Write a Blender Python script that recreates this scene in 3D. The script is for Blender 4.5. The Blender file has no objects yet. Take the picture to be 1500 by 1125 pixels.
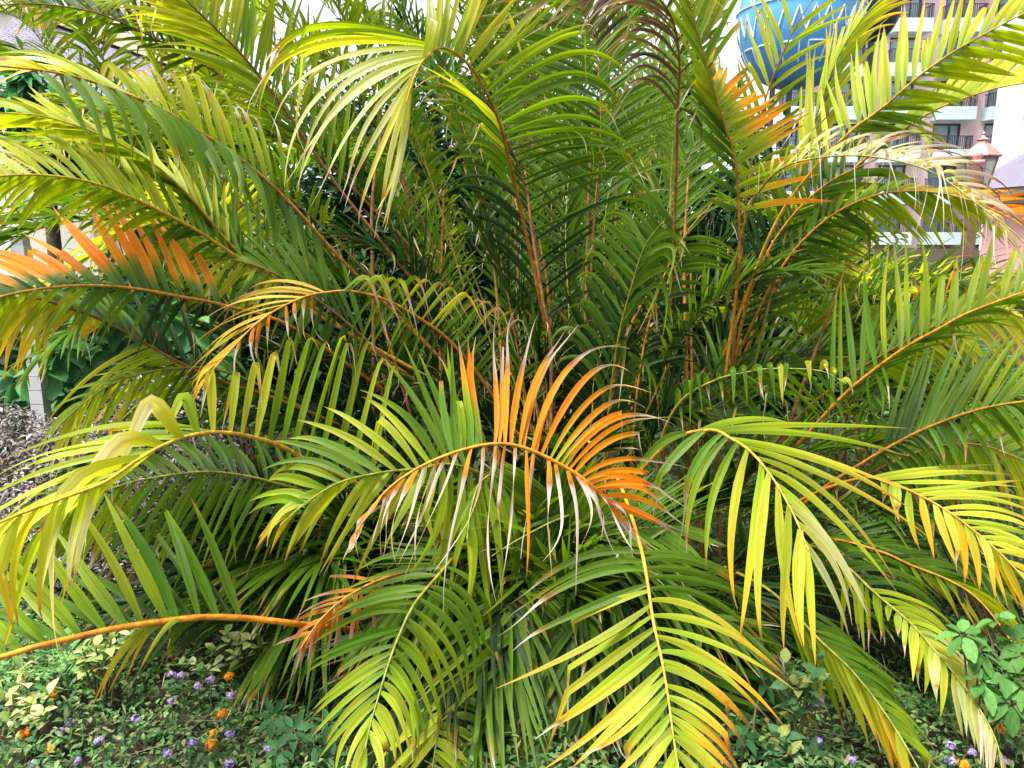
import bpy, math, random
import numpy as np
from mathutils import Vector, Matrix
R = math.radians
rng = np.random.default_rng(7); random.seed(7)
sc = bpy.context.scene
COL = sc.collection

# ------------------------------------------------------------------ camera, sky, sun, exposure
CAMZ, PITCH, FPX = 1.6, 11.6, 1133.0
cam = bpy.data.cameras.new('camera'); camo = bpy.data.objects.new('camera', cam); COL.objects.link(camo)
cam.sensor_width = 36.0; cam.lens = 36.0 * FPX / 1500.0
cam.clip_start = 0.05; cam.clip_end = 600
camo.location = (0, 0, CAMZ); camo.rotation_euler = (R(90 - PITCH), 0, 0)
sc.camera = camo
SUN_EL, SUN_AZ = 67.0, -122.0          # azimuth measured from straight ahead, negative = to the left
w = bpy.data.worlds.new('World'); sc.world = w; w.use_nodes = True
nt = w.node_tree
sky = nt.nodes.new('ShaderNodeTexSky'); sky.sky_type = 'NISHITA'; sky.sun_disc = False
sky.sun_elevation = R(SUN_EL); sky.sun_rotation = R(SUN_AZ); sky.air_density = 1.0; sky.dust_density = 3.5; sky.ozone_density = 0.6
bg = nt.nodes['Background']; mixc = nt.nodes.new('ShaderNodeMix'); mixc.data_type = 'RGBA'; mixc.inputs['Factor'].default_value = .55   # thin bright cloud over the blue
nt.links.new(sky.outputs[0], mixc.inputs['A']); mixc.inputs['B'].default_value = (9.5, 9.6, 9.4, 1)
nt.links.new(mixc.outputs['Result'], bg.inputs[0]); bg.inputs[1].default_value = 0.075
sl = bpy.data.lights.new('sun', 'SUN'); sl.energy = 3.9; sl.angle = R(22); sl.color = (1.0, 0.97, 0.92)
so = bpy.data.objects.new('sun', sl); COL.objects.link(so)
sd = Vector((math.sin(R(SUN_AZ)) * math.cos(R(SUN_EL)), math.cos(R(SUN_AZ)) * math.cos(R(SUN_EL)), math.sin(R(SUN_EL))))
so.rotation_euler = sd.to_track_quat('Z', 'Y').to_euler(); so.location = (-3, 4, 8)
sc.view_settings.view_transform = 'Standard'; sc.view_settings.look = 'None'
sc.view_settings.exposure = 1.55; sc.view_settings.gamma = 1.0
sc.cycles.max_bounces = 8; sc.cycles.transmission_bounces = 6; sc.cycles.diffuse_bounces = 5

# ------------------------------------------------------------------ helpers
cp, sp = math.cos(R(PITCH)), math.sin(R(PITCH))
RT = np.array([1.0, 0, 0]); FW = np.array([0, cp, -sp]); UP = np.array([0, sp, cp])
CAM = np.array([0, 0, CAMZ]); ZV = np.array([0, 0, 1.0])
def P(x, y, d):
    x = np.asarray(x, float); y = np.asarray(y, float); d = np.asarray(d, float)
    return CAM + d[..., None] * (FW + ((x - 750) / FPX)[..., None] * RT + ((562.5 - y) / FPX)[..., None] * UP)
def proj(p):
    q = p - CAM; d = q @ FW
    return np.stack([750 + FPX * (q @ RT) / d, 562.5 - FPX * (q @ UP) / d], -1)
def nrm(v): return v / np.maximum(np.linalg.norm(v, axis=-1, keepdims=True), 1e-9)
def lerp(a, b, t): return a + (b - a) * t

def tag(o, label=None, cat=None, group=None, kind=None):
    for k, v in (('label', label), ('category', cat), ('group', group), ('kind', kind)):
        if v: o[k] = v
    return o
def empty(name, loc=(0, 0, 0), rz=0.0):
    o = bpy.data.objects.new(name, None); COL.objects.link(o); o.location = loc; o.rotation_euler = (0, 0, rz)
    o.empty_display_size = 0.1
    return o
class MB:
    """collects polygons; build() links them as ONE mesh object"""
    def __init__(s): s.v = []; s.f4 = []; s.f3 = []; s.c = []; s.l = []; s.n = 0
    def add(s, v, quads=None, tris=None, c=(1, 1, 1), lp=None):
        v = np.asarray(v, float).reshape(-1, 3); k = len(v)
        s.v.append(v)
        c = np.asarray(c, float); s.c.append(np.broadcast_to(c, (k, 3)) if c.ndim == 1 else c.reshape(-1, 3))
        s.l.append(np.zeros((k, 3)) if lp is None else np.asarray(lp, float).reshape(-1, 3))
        if quads is not None and len(quads): s.f4.append(np.asarray(quads, int).reshape(-1, 4) + s.n)
        if tris is not None and len(tris): s.f3.append(np.asarray(tris, int).reshape(-1, 3) + s.n)
        s.n += k
    def box(s, x0, x1, y0, y1, z0, z1, c=(1, 1, 1), M=None):
        v = np.array([[x, y, z] for z in (z0, z1) for y in (y0, y1) for x in (x0, x1)], float)
        if M is not None: v = v @ np.array(M.to_3x3()).T + np.array(M.translation)
        s.add(v, [[0, 2, 3, 1], [4, 5, 7, 6], [0, 1, 5, 4], [2, 6, 7, 3], [0, 4, 6, 2], [1, 3, 7, 5]], c=c)
    def tube(s, pts, rad, sides=8, c=(1, 1, 1), cap=True):
        pts = np.asarray(pts, float); n = len(pts); rad = np.broadcast_to(np.asarray(rad, float), (n,))
        T = nrm(np.gradient(pts, axis=0)); ref = np.array([0.3, 0.2, 1.0])
        if abs(nrm(T[0]) @ nrm(ref)) > .9: ref = np.array([1.0, .1, .1])
        A = nrm(np.cross(T, ref)); B = np.cross(T, A)
        a = np.arange(sides) * 2 * math.pi / sides
        v = pts[:, None] + rad[:, None, None] * (np.cos(a)[None, :, None] * A[:, None] + np.sin(a)[None, :, None] * B[:, None])
        i = np.arange(n - 1)[:, None] * sides; j = np.arange(sides)[None]; j2 = (j + 1) % sides
        q = np.stack([i + j, i + j2, i + sides + j2, i + sides + j], -1).reshape(-1, 4)
        c = np.asarray(c, float)
        if c.ndim == 2: c = np.repeat(c, sides, 0)
        lp = np.stack([np.tile(a / 6.28, n), np.repeat(np.linspace(0, 1, n), sides), np.zeros(n * sides)], -1)
        s.add(v.reshape(-1, 3), q, c=c, lp=lp)
        if cap:
            for e in (0, n - 1):
                k = s.n; s.add(np.vstack([v[e], pts[e][None]]), tris=[[sides, jj, (jj + 1) % sides] for jj in range(sides)], c=(c if c.ndim == 1 else c[e * sides]))
    def lathe(s, prof, loc=(0, 0, 0), sides=24, c=(1, 1, 1), rot=0.0, sx=1.0, sy=1.0):
        prof = np.asarray(prof, float); n = len(prof); a = np.arange(sides) * 2 * math.pi / sides + rot
        v = np.stack([prof[:, 0, None] * np.cos(a) * sx, prof[:, 0, None] * np.sin(a) * sy, np.repeat(prof[:, 1, None], sides, 1)], -1) + np.array(loc)
        i = np.arange(n - 1)[:, None] * sides; j = np.arange(sides)[None]; j2 = (j + 1) % sides
        s.add(v.reshape(-1, 3), np.stack([i + j, i + j2, i + sides + j2, i + sides + j], -1).reshape(-1, 4), c=c)
    def build(s, name, mat, parent=None, off=None, smooth=False):
        me = bpy.data.meshes.new(name); v = np.vstack(s.v)
        if off is not None: v = v - np.asarray(off, float)
        me.vertices.add(len(v)); me.vertices.foreach_set('co', v.astype(np.float32).ravel())
        f4 = np.vstack(s.f4) if s.f4 else np.zeros((0, 4), int); f3 = np.vstack(s.f3) if s.f3 else np.zeros((0, 3), int)
        li = np.concatenate([f4.ravel(), f3.ravel()]).astype(np.int32)
        me.loops.add(len(li)); me.loops.foreach_set('vertex_index', li)
        n4, n3 = len(f4), len(f3); me.polygons.add(n4 + n3)
        st = np.concatenate([np.arange(n4) * 4, n4 * 4 + np.arange(n3) * 3]).astype(np.int32)
        me.polygons.foreach_set('loop_start', st)
        me.polygons.foreach_set('loop_total', np.concatenate([np.full(n4, 4), np.full(n3, 3)]).astype(np.int32))
        me.polygons.foreach_set('use_smooth', np.full(n4 + n3, smooth))
        me.update(calc_edges=True)
        at = me.attributes.new('col', 'FLOAT_COLOR', 'POINT')
        at.data.foreach_set('color', np.hstack([np.vstack(s.c), np.ones((len(v), 1))]).astype(np.float32).ravel())
        al = me.attributes.new('lp', 'FLOAT_VECTOR', 'POINT'); al.data.foreach_set('vector', np.vstack(s.l).astype(np.float32).ravel())
        me.validate(); me.materials.append(mat)
        o = bpy.data.objects.new(name, me); COL.objects.link(o)
        if parent is not None: o.parent = parent
        return o

# ------------------------------------------------------------------ materials
def new_mat(name):
    m = bpy.data.materials.new(name); m.use_nodes = True; n = m.node_tree
    return m, n, n.nodes['Principled BSDF'], n.nodes['Material Output']
def leaf_mat(name, trans=0.5, rough=0.5, spec=0.26, stripe=True, tgain=(1.9, 1.75, 0.5), var=0.28):
    m, n, b, out = new_mat(name); L = n.links.new; N = n.nodes.new
    at = N('ShaderNodeAttribute'); at.attribute_name = 'col'
    lp = N('ShaderNodeAttribute'); lp.attribute_name = 'lp'
    mp = N('ShaderNodeMapping'); mp.inputs['Scale'].default_value = (16, 1.3, 40) if stripe else (5, 5, 40)
    L(lp.outputs['Vector'], mp.inputs['Vector'])
    nz = N('ShaderNodeTexNoise'); nz.inputs['Scale'].default_value = 1.0; nz.inputs['Detail'].default_value = 3
    L(mp.outputs[0], nz.inputs['Vector'])
    mr = N('ShaderNodeMapRange'); mr.inputs[1].default_value = .3; mr.inputs[2].default_value = .7
    mr.inputs[3].default_value = 1 - var; mr.inputs[4].default_value = 1 + var; L(nz.outputs[0], mr.inputs[0])
    mx = N('ShaderNodeVectorMath'); mx.operation = 'SCALE'; L(at.outputs['Color'], mx.inputs[0]); L(mr.outputs[0], mx.inputs['Scale'])
    if stripe:                                               # brown flecks and blemishes
        m2 = N('ShaderNodeMapping'); m2.inputs['Scale'].default_value = (4, 22, 61); L(lp.outputs['Vector'], m2.inputs['Vector'])
        n2 = N('ShaderNodeTexNoise'); n2.inputs['Scale'].default_value = 1.0; n2.inputs['Detail'].default_value = 4; n2.inputs['Roughness'].default_value = .7; L(m2.outputs[0], n2.inputs['Vector'])
        r2 = N('ShaderNodeMapRange'); r2.inputs[1].default_value = .66; r2.inputs[2].default_value = .76; r2.inputs[3].default_value = 0; r2.inputs[4].default_value = .75; L(n2.outputs[0], r2.inputs[0])
        mb_ = N('ShaderNodeMix'); mb_.data_type = 'RGBA'; L(r2.outputs[0], mb_.inputs['Factor']); L(mx.outputs[0], mb_.inputs['A']); mb_.inputs['B'].default_value = (.14, .075, .02, 1)
        csock = mb_.outputs['Result']
    else: csock = mx.outputs[0]
    L(csock, b.inputs['Base Color']); b.inputs['Roughness'].default_value = rough
    b.inputs['Specular IOR Level'].default_value = spec
    bp = N('ShaderNodeBump'); bp.inputs['Strength'].default_value = .25; bp.inputs['Distance'].default_value = .002
    L(nz.outputs[0], bp.inputs['Height']); L(bp.outputs[0], b.inputs['Normal'])
    tg = N('ShaderNodeVectorMath'); tg.operation = 'MULTIPLY'; tg.inputs[1].default_value = tgain; L(csock, tg.inputs[0])
    tr = N('ShaderNodeBsdfTranslucent'); L(tg.outputs[0], tr.inputs['Color'])
    ms = N('ShaderNodeMixShader'); ms.inputs[0].default_value = trans
    L(b.outputs[0], ms.inputs[1]); L(tr.outputs[0], ms.inputs[2]); L(ms.outputs[0], out.inputs['Surface'])
    return m
def plain_mat(name, rough=0.7, scale=6.0, var=0.15, spec=0.3, bump=0.15, metal=0.0):
    m, n, b, out = new_mat(name); L = n.links.new; N = n.nodes.new
    at = N('ShaderNodeAttribute'); at.attribute_name = 'col'; tc = N('ShaderNodeTexCoord')
    nz = N('ShaderNodeTexNoise'); nz.inputs['Scale'].default_value = scale; nz.inputs['Detail'].default_value = 5; L(tc.outputs['Object'], nz.inputs['Vector'])
    mr = N('ShaderNodeMapRange'); mr.inputs[1].default_value = .3; mr.inputs[2].default_value = .7
    mr.inputs[3].default_value = 1 - var; mr.inputs[4].default_value = 1 + var; L(nz.outputs[0], mr.inputs[0])
    mx = N('ShaderNodeVectorMath'); mx.operation = 'SCALE'; L(at.outputs['Color'], mx.inputs[0]); L(mr.outputs[0], mx.inputs['Scale'])
    L(mx.outputs[0], b.inputs['Base Color']); b.inputs['Roughness'].default_value = rough; b.inputs['Specular IOR Level'].default_value = spec
    b.inputs['Metallic'].default_value = metal
    if bump:
        bp = N('ShaderNodeBump'); bp.inputs['Strength'].default_value = bump; bp.inputs['Distance'].default_value = .02
        L(nz.outputs[0], bp.inputs['Height']); L(bp.outputs[0], b.inputs['Normal'])
    return m
M_LEAF = leaf_mat('palm_leaf'); M_BROAD = leaf_mat('broad_leaf', .3, .6, .2, False, (1.4, 1.5, 1.0), .2)
M_DRY = leaf_mat('dry_leaf', .12, .8, .15, False, (1, 1, 1), .3)
M_STALK = plain_mat('palm_stalk', .5, 45, .38, .35, .25)
M_PLAIN = plain_mat('painted_wall', .8, 3, .06, .2, .08); M_METAL = plain_mat('painted_metal', .45, 8, .08, .5, .05)
M_SOIL = plain_mat('soil', .95, 7, .5, .1, .6); M_BARK = plain_mat('bark', .9, 20, .35, .1, .5)
M_PETAL = leaf_mat('petal', .3, .6, .2, False, (1.2, 1.2, 1.2), .15)
mg, ng, bg_, og = new_mat('window_glass'); bg_.inputs['Base Color'].default_value = (.25, .36, .42, 1); bg_.inputs['Roughness'].default_value = .06; bg_.inputs['Specular IOR Level'].default_value = .9
M_GLASS = mg
mt, ntt, bt, ot = new_mat('roof_shingles')
_tc = ntt.nodes.new('ShaderNodeTexCoord'); _br = ntt.nodes.new('ShaderNodeTexBrick'); ntt.links.new(_tc.outputs['Object'], _br.inputs['Vector'])
_br.inputs['Color1'].default_value = (.15, .135, .19, 1); _br.inputs['Color2'].default_value = (.21, .19, .25, 1); _br.inputs['Mortar'].default_value = (.05, .045, .06, 1)
_br.inputs['Scale'].default_value = 7.0; _br.inputs['Mortar Size'].default_value = .035; _br.inputs['Brick Width'].default_value = .9; _br.inputs['Row Height'].default_value = .3
ntt.links.new(_br.outputs[0], bt.inputs['Base Color']); bt.inputs['Roughness'].default_value = .85
M_SHINGLE = mt

# ------------------------------------------------------------------ colours (linear albedo)
DG = (.006, .024, .006); GD = (.022, .060, .006); G = (.085, .170, .006); YG = (.205, .285, .006); LG = (.37, .41, .030)  # DG and GD kept extra dark: interior shade put into the leaf colour
PALE = (.52, .53, .24); Y = (.48, .37, .025); OY = (.62, .34, .020); OR = (.70, .225, .006); RU = (.24, .085, .022)
DRY = (.46, .36, .30); WH = (.64, .58, .50); BR = (.075, .05, .045); CR = (.68, .65, .42)
PRE = {
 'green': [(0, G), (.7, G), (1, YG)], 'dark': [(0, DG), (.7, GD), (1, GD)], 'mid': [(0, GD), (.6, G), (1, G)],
 'yg': [(0, G), (.3, YG), (1, YG)], 'lime': [(0, YG), (.4, LG), (1, LG)], 'pale': [(0, LG), (.4, PALE), (1, PALE)],
 'yellow': [(0, LG), (.35, Y), (1, OY)], 'gy': [(0, YG), (.45, LG), (.75, Y), (1, OY)], 'lg_y': [(0, LG), (.5, LG), (.85, Y), (1, OY)],
 'orange': [(0, OR), (.5, OR), (1, OR)], 'g_or': [(0, G), (.35, YG), (.55, OR), (1, OR)], 'yg_or': [(0, YG), (.4, LG), (.62, OY), (1, OR)],
 'dg_or': [(0, GD), (.18, G), (.28, OR), (1, OR)], 'rowor': [(0, YG), (.3, LG), (.48, OY), (1, OR)], 'brown': [(0, BR), (.5, BR), (1, DRY)], 'deadpale': [(0, PALE), (.35, DRY), (1, WH)],
 'cream': [(0, YG), (.2, LG), (.34, PALE), (.48, CR), (1, CR)], 'thinor2': [(0, LG), (.12, OY), (.3, OR), (1, OR)], 'thinor': [(0, OY), (.5, Y), (1, RU)], 'rust': [(0, OR), (.5, RU), (1, DRY)],
}
def ramp(stops, v):
    xs = [a for a, _ in stops]
    return np.stack([np.interp(v, xs, [c[i] for _, c in stops]) for i in range(3)], -1)

# ------------------------------------------------------------------ leaflets
NS = 14
def catmull(pts, n):
    pts = np.asarray(pts, float); m = len(pts)
    if m == 2: return lerp(pts[0], pts[1], np.linspace(0, 1, n)[:, None])
    p = np.vstack([2 * pts[0] - pts[1], pts, 2 * pts[-1] - pts[-2]])
    u = np.linspace(0, m - 1 - 1e-9, n); i = u.astype(int); f = (u - i)[:, None]
    a, b, c, d = p[i], p[i + 1], p[i + 2], p[i + 3]
    return .5 * (2 * b + (c - a) * f + (2 * a - 5 * b + 4 * c - d) * f ** 2 + (3 * b - a - 3 * c + d) * f ** 3)
def leaflet(mb, C, Wd, W, stops, dry=0.0, drycol=WH, tint=1.0, gut=.22, rnd=0.0, curl=0.0):
    """one lanceolate leaflet along curve C (NS,3); Wd = width direction per point"""
    s = np.linspace(0, 1, NS); ln = np.linalg.norm(C[-1] - C[0]); C = C.copy(); z = rng.random()
    q = rng.normal(0, .05, 3) * ln; C += (s ** 2)[:, None] * q + (np.sin(s * 5 + z * 6) * s * .012)[:, None] * ln * nrm(np.cross(C[-1] - C[0], rng.normal(size=3)))
    if z < .13:                                              # snapped tip hanging down
        s0 = rng.uniform(.5, .8); k = np.clip(s - s0, 0, 1)[:, None]; i0 = int(s0 * (NS - 1)); d0 = nrm(C[min(i0 + 1, NS - 1)] - C[i0])
        C = np.where(k > 0, C[i0] + (d0 * .25 + np.array([rng.normal(0, .25), rng.normal(0, .25), -1.])) * k * ln * .9, C); dry = max(dry, 1 - s0 + rng.uniform(-.1, .05)) if rng.random() < .6 else dry
    if dry == 0 and rng.random() < .4: dry, drycol = rng.uniform(.03, .09), (BR if rng.random() < .6 else DRY)   # small brown tip
    if dry > .03:                                            # withered end curls
        k = np.clip(s - (1 - dry), 0, 1)[:, None] / max(dry, .05); ph = rng.random() * 6.28
        C = C + ln * dry * .16 * k ** 1.5 * (np.cos(ph + 2.2 * k) * nrm(rng.normal(size=3)) + np.sin(ph + 2.2 * k) * nrm(rng.normal(size=3)))
    D = nrm(np.gradient(C, axis=0))
    Wd = nrm(Wd - (Wd * D).sum(-1, keepdims=True) * D); Nn = np.cross(D, Wd)
    prof = np.minimum(1, .40 + 2.4 * s) * np.clip(1 - s ** 1.9, 0, 1) ** .9
    if dry > 0:
        k = np.clip((s - (1 - dry)) / .10, 0, 1); prof = prof * (1 - .45 * k)
        ang = curl * k * np.clip((s - (1 - dry)), 0, 1); ca, sa = np.cos(ang)[:, None], np.sin(ang)[:, None]
        Wd, Nn = Wd * ca + Nn * sa, Nn * ca - Wd * sa
    h = (W * .5 * prof)[:, None]; h = np.maximum(h, .0004)
    g = gut * h
    e1 = C - Wd * h + Nn * g; e2 = C + Wd * h + Nn * g
    col = ramp(stops, np.clip(s + rng.normal(0, .09) * np.minimum(1, s * 4), 0, 1)) * tint * (1 + np.array([rng.normal(0, .07), rng.normal(0, .03), 0]))
    if dry > 0:
        k0 = np.clip((s - (1 - dry) + .10) / .06, 0, 1)[:, None]; k1 = np.clip((s - (1 - dry)) / .05, 0, 1)[:, None]
        col = lerp(col, np.array(OY) * .8, k0 * .6) if stops is not PRE['brown'] else col
        edge = np.exp(-((s - (1 - dry)) / .035) ** 2)[:, None]
        col = lerp(lerp(col, np.array(drycol) * rng.uniform(.75, 1.12), k1), np.array(RU) * .7, edge * .7)
    v = np.stack([e1, C, C, e2], 1).reshape(-1, 3)
    i = np.arange(NS - 1)[:, None] * 4
    q = np.concatenate([i + np.array([[0, 1, 5, 4]]), i + np.array([[2, 3, 7, 6]])])
    lp = np.stack([np.tile([0, .5, .5, 1.], NS), np.repeat(s, 4) , np.full(NS * 4, rnd)], -1)
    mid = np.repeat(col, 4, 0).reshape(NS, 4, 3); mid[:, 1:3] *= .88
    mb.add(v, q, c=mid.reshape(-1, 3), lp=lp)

palm = None; PB = None; N_FROND = 0
def frond_objs(lm, rach, rad0, rad1, rc, label=None):
    global N_FROND
    N_FROND += 1
    f = lm.build('frond', M_LEAF, palm, PB, smooth=True)
    if label: f['label'] = label
    t = MB(); n = len(rach); s = np.linspace(0, 1, n)
    c = lerp(np.array(rc[0]), np.array(rc[1]), s[:, None]) * (1 + .12 * np.sin(s * 70 + N_FROND))[:, None]
    t.tube(rach, lerp(rad0, rad1, s ** .8) * (1 if rc[0][0] > .55 else .8), 7, c=c)
    t.build('leaf_stalk', M_STALK, f, PB, smooth=True)      # stalk vertices share the palm's local space
    return f

STALK = {'thick': ((.56, .19, .012), (.56, .22, .015)), 'or': ((.33, .125, .014), (.42, .20, .02)), 'yel': ((.45, .22, .02), (.42, .30, .03)), 'gr': ((.20, .15, .02), (.16, .20, .02)), 'br': ((.20, .085, .02), (.16, .08, .03))}

def tips_frond(label, r, k0=0, sides=(), st='or', rad=(.0085, .002), face=.45, tint=1.0):
    """a frond traced as a real arched stalk in space; each side = dict(e=[(bx,by,tx,ty,dd[,mx,my])], n, w, pre, arch, dry, ...)"""
    r3 = P([a[0] for a in r], [a[1] for a in r], [a[2] for a in r])
    n = 16 * (len(r) - 1) + 1; C = catmull(r3, n); px = proj(C); dep = (C - CAM) @ FW
    T = nrm(np.gradient(C, axis=0)); lm = MB()
    for sd_ in sides:
        E = sd_['e']; m = max(2, round(sd_.get('n', 24) * (.9 if label else 1.4))); pre = sd_.get('pre', 'green'); w0 = sd_.get('w', .034) * .70; arch = sd_.get('arch', .12)
        ti = [float(np.argmin(((px - np.array(e[:2])) ** 2).sum(1)[16 * k0:]) + 16 * k0) for e in E]
        order = np.argsort(ti); ti = np.array(ti)[order]; ti = ti + np.arange(len(ti)) * 1e-3
        ee = [E[k] for k in order]
        tx = np.array([e[2] for e in ee], float); ty = np.array([e[3] for e in ee], float); dd = np.array([e[4] for e in ee], float)
        hasm = len(ee[0]) > 5
        if hasm: mxx = np.array([e[5] for e in ee], float); myy = np.array([e[6] for e in ee], float)
        fold = sd_.get('fold', False); jit = sd_.get('jit', 7.0)
        if sd_.get('exact'): m = len(E); jit = 2.0
        for k in range(m):
            u = lerp(ti[0], ti[-1], (k + .5 + rng.uniform(-.28, .28)) / m); i0 = int(u); f = u - i0; i1 = min(i0 + 1, n - 1)
            if sd_.get('exact'): u = ti[k]; i0 = int(u); f = 0; i1 = i0
            b = lerp(C[i0], C[i1], f); Tt = nrm(lerp(T[i0], T[i1], f)); bd = lerp(dep[i0], dep[i1], f)
            X = np.interp(u, ti, tx) + rng.normal(0, jit); Yy = np.interp(u, ti, ty) + rng.normal(0, jit)
            de = np.interp(u, ti, dd) + rng.normal(0, .025)
            tip = P(X, Yy, max(.9, bd + de)); s = np.linspace(0, 1, NS)[:, None]
            Lg = np.linalg.norm(tip - b)
            if hasm:
                md = P(np.interp(u, ti, mxx) + rng.normal(0, jit * .6), np.interp(u, ti, myy) + rng.normal(0, jit * .6), max(.9, bd + de * .55))
                if fold:
                    l1 = np.linalg.norm(md - b); l2 = np.linalg.norm(tip - md); a = l1 / (l1 + l2)
                    raw = np.where(s < a, lerp(b, md, np.minimum(s / a, 1)), lerp(md, tip, np.clip((s - a) / (1 - a), 0, 1)))
                    cu = raw.copy()
                    for _ in range(2): cu[1:-1] = .25 * cu[:-2] + .5 * cu[1:-1] + .25 * cu[2:]
                    Cv = cu + ZV * (.02 * np.sin(math.pi * s))
                else:
                    ct = 2 * md - .5 * (b + tip); Cv = (1 - s) ** 2 * b + 2 * s * (1 - s) * ct + s ** 2 * tip
            else:
                ct = lerp(b, tip, .5) + ZV * arch * Lg * rng.uniform(.7, 1.3) + rng.normal(0, .02, 3) * Lg
                Cv = (1 - s) ** 2 * b + 2 * s * (1 - s) * ct + s ** 2 * tip
            D = nrm(np.gradient(Cv, axis=0)); W1 = nrm(Tt - (D @ Tt)[:, None] * D)
            W2 = nrm(np.cross(D, nrm(Cv - CAM))); sg = np.sign((W1 * W2).sum(-1, keepdims=True)); sg[sg == 0] = 1; sg[:] = sg[NS // 3]
            W2 = W2 * sg
            fa = sd_.get('face', face)
            Wd = nrm(lerp(W1, W2, fa)); a = rng.normal(0, .22); Wd = Wd * math.cos(a) + np.cross(D, Wd) * math.sin(a)
            tfrac = (k + .5) / m
            pr = pre
            if isinstance(pre, (list, tuple)): pr = pre[min(len(pre) - 1, int(tfrac * len(pre) + rng.uniform(-.25, .25) if 0 <= tfrac * len(pre) - .25 else 0))]
            dr, dp, dc = sd_.get('dry', (0, 0, WH)); dry = 0
            if rng.random() < dp: dry = float(np.clip(dr * rng.uniform(*((.8, 1.2) if dr > .35 else (.5, 1.5))), .02, .95))
            leaflet(lm, Cv, Wd, w0 * rng.uniform(.82, 1.12), PRE[pr], dry, dc, tint * rng.uniform(.82, 1.15), rnd=rng.random(), curl=rng.uniform(-6, 6), gut=sd_.get('gut', .22))
    return frond_objs(lm, C, rad[0], rad[1], STALK[st], label)

def proc_frond(label, r3, t0=.25, n=34, L=.5, w0=.032, sw=(62, 28), va=(35, 20), droop=.5, pre='mid', dry=(0, 0, WH), st='yel', roll=0.0, rad=(.0095, .0018), tint=1.0):
    C = catmull(r3, 16 * (len(r3) - 1) + 1); m = len(C); T = nrm(np.gradient(C, axis=0)); lm = MB()
    hz = C[-1] - C[0]; hz[2] = 0
    S0 = nrm(np.cross(hz, ZV)) if np.linalg.norm(hz) > .05 else RT
    for side in (-1, 1):
        for k in range(n):
            tf = (k + .5 + rng.uniform(-.3, .3)) / n; u = lerp(t0, 1, tf) * (m - 1.001); i = int(u); f = u - i
            b = lerp(C[i], C[i + 1], f); Tt = nrm(lerp(T[i], T[i + 1], f))
            S = nrm(S0 - (S0 @ Tt) * Tt); Nn = np.cross(S, Tt)
            if Nn[2] < 0 and abs(Nn[2]) > .15: Nn = -Nn
            S, Nn = S * math.cos(roll) + Nn * math.sin(roll), Nn * math.cos(roll) - S * math.sin(roll)
            a = R(lerp(sw[0], sw[1], tf) + rng.normal(0, 4)); v = R(lerp(va[0], va[1], tf) + rng.normal(0, 7))
            D = math.cos(a) * Tt + math.sin(a) * (math.cos(v) * side * S + math.sin(v) * Nn)
            ln = L * (.62 + .9 * tf - .15 if tf < .4 else lerp(1.0, .42, (tf - .4) / .6)) * rng.uniform(.88, 1.1)
            s = np.linspace(0, 1, NS)[:, None]; g = droop * rng.uniform(.5, 1.5)
            Cv = b + ln * (D * s - ZV * g * .55 * s ** 2.3) * (1 - .12 * g * s)
            Dd = nrm(np.gradient(Cv, axis=0)); Wd = np.broadcast_to(nrm(Tt + .25 * Nn), Cv.shape)
            aa = rng.normal(0, .25); Wd = Wd * math.cos(aa) + np.cross(Dd, Wd) * math.sin(aa)
            dr, dp, dc = dry; d_ = float(np.clip(dr * rng.uniform(.5, 1.5), .02, .9)) if rng.random() < dp else 0
            leaflet(lm, Cv, Wd, w0 * rng.uniform(.8, 1.1), PRE[pre], d_, dc, tint * rng.uniform(.8, 1.15), rnd=rng.random(), curl=rng.uniform(-5, 5))
    return frond_objs(lm, C, rad[0], rad[1], STALK[st], label)

# ------------------------------------------------------------------ ground
def GP(px, py, h=0.0):
    """point where the sight line of that pixel meets the level h"""
    d = FW + (px - 750) / FPX * RT + (562.5 - py) / FPX * UP
    return CAM + d * ((h - CAMZ) / d[2])
g = MB(); nx = 60
xs = np.sign(np.linspace(-1, 1, nx)) * np.abs(np.linspace(-1, 1, nx)) ** 3 * 200; ys = np.concatenate([[-30, -10, -3], np.linspace(0, 8, 30), np.geomspace(9, 400, 22)])
X, Yg = np.meshgrid(xs, ys); Z = (.02 * np.sin(X * 2.1) * np.cos(Yg * 1.7)) * (np.abs(X) < 12) * (Yg < 20)
nyy = len(ys); ii = (np.arange(nyy - 1)[:, None] * nx + np.arange(nx - 1)[None]).ravel()
g.add(np.stack([X, Yg, Z], -1).reshape(-1, 3), np.stack([ii, ii + 1, ii + nx + 1, ii + nx], -1), c=(.035, .028, .020))
tag(g.build('ground', M_SOIL, smooth=True), kind='structure')

# ------------------------------------------------------------------ palm
PB = P(840, 800, 3.55); PB[2] = 0
palm = empty('areca_palm', tuple(PB))
tag(palm, 'large bushy foreground palm clump with an orange withered frond arching at its centre', 'palm')

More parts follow.
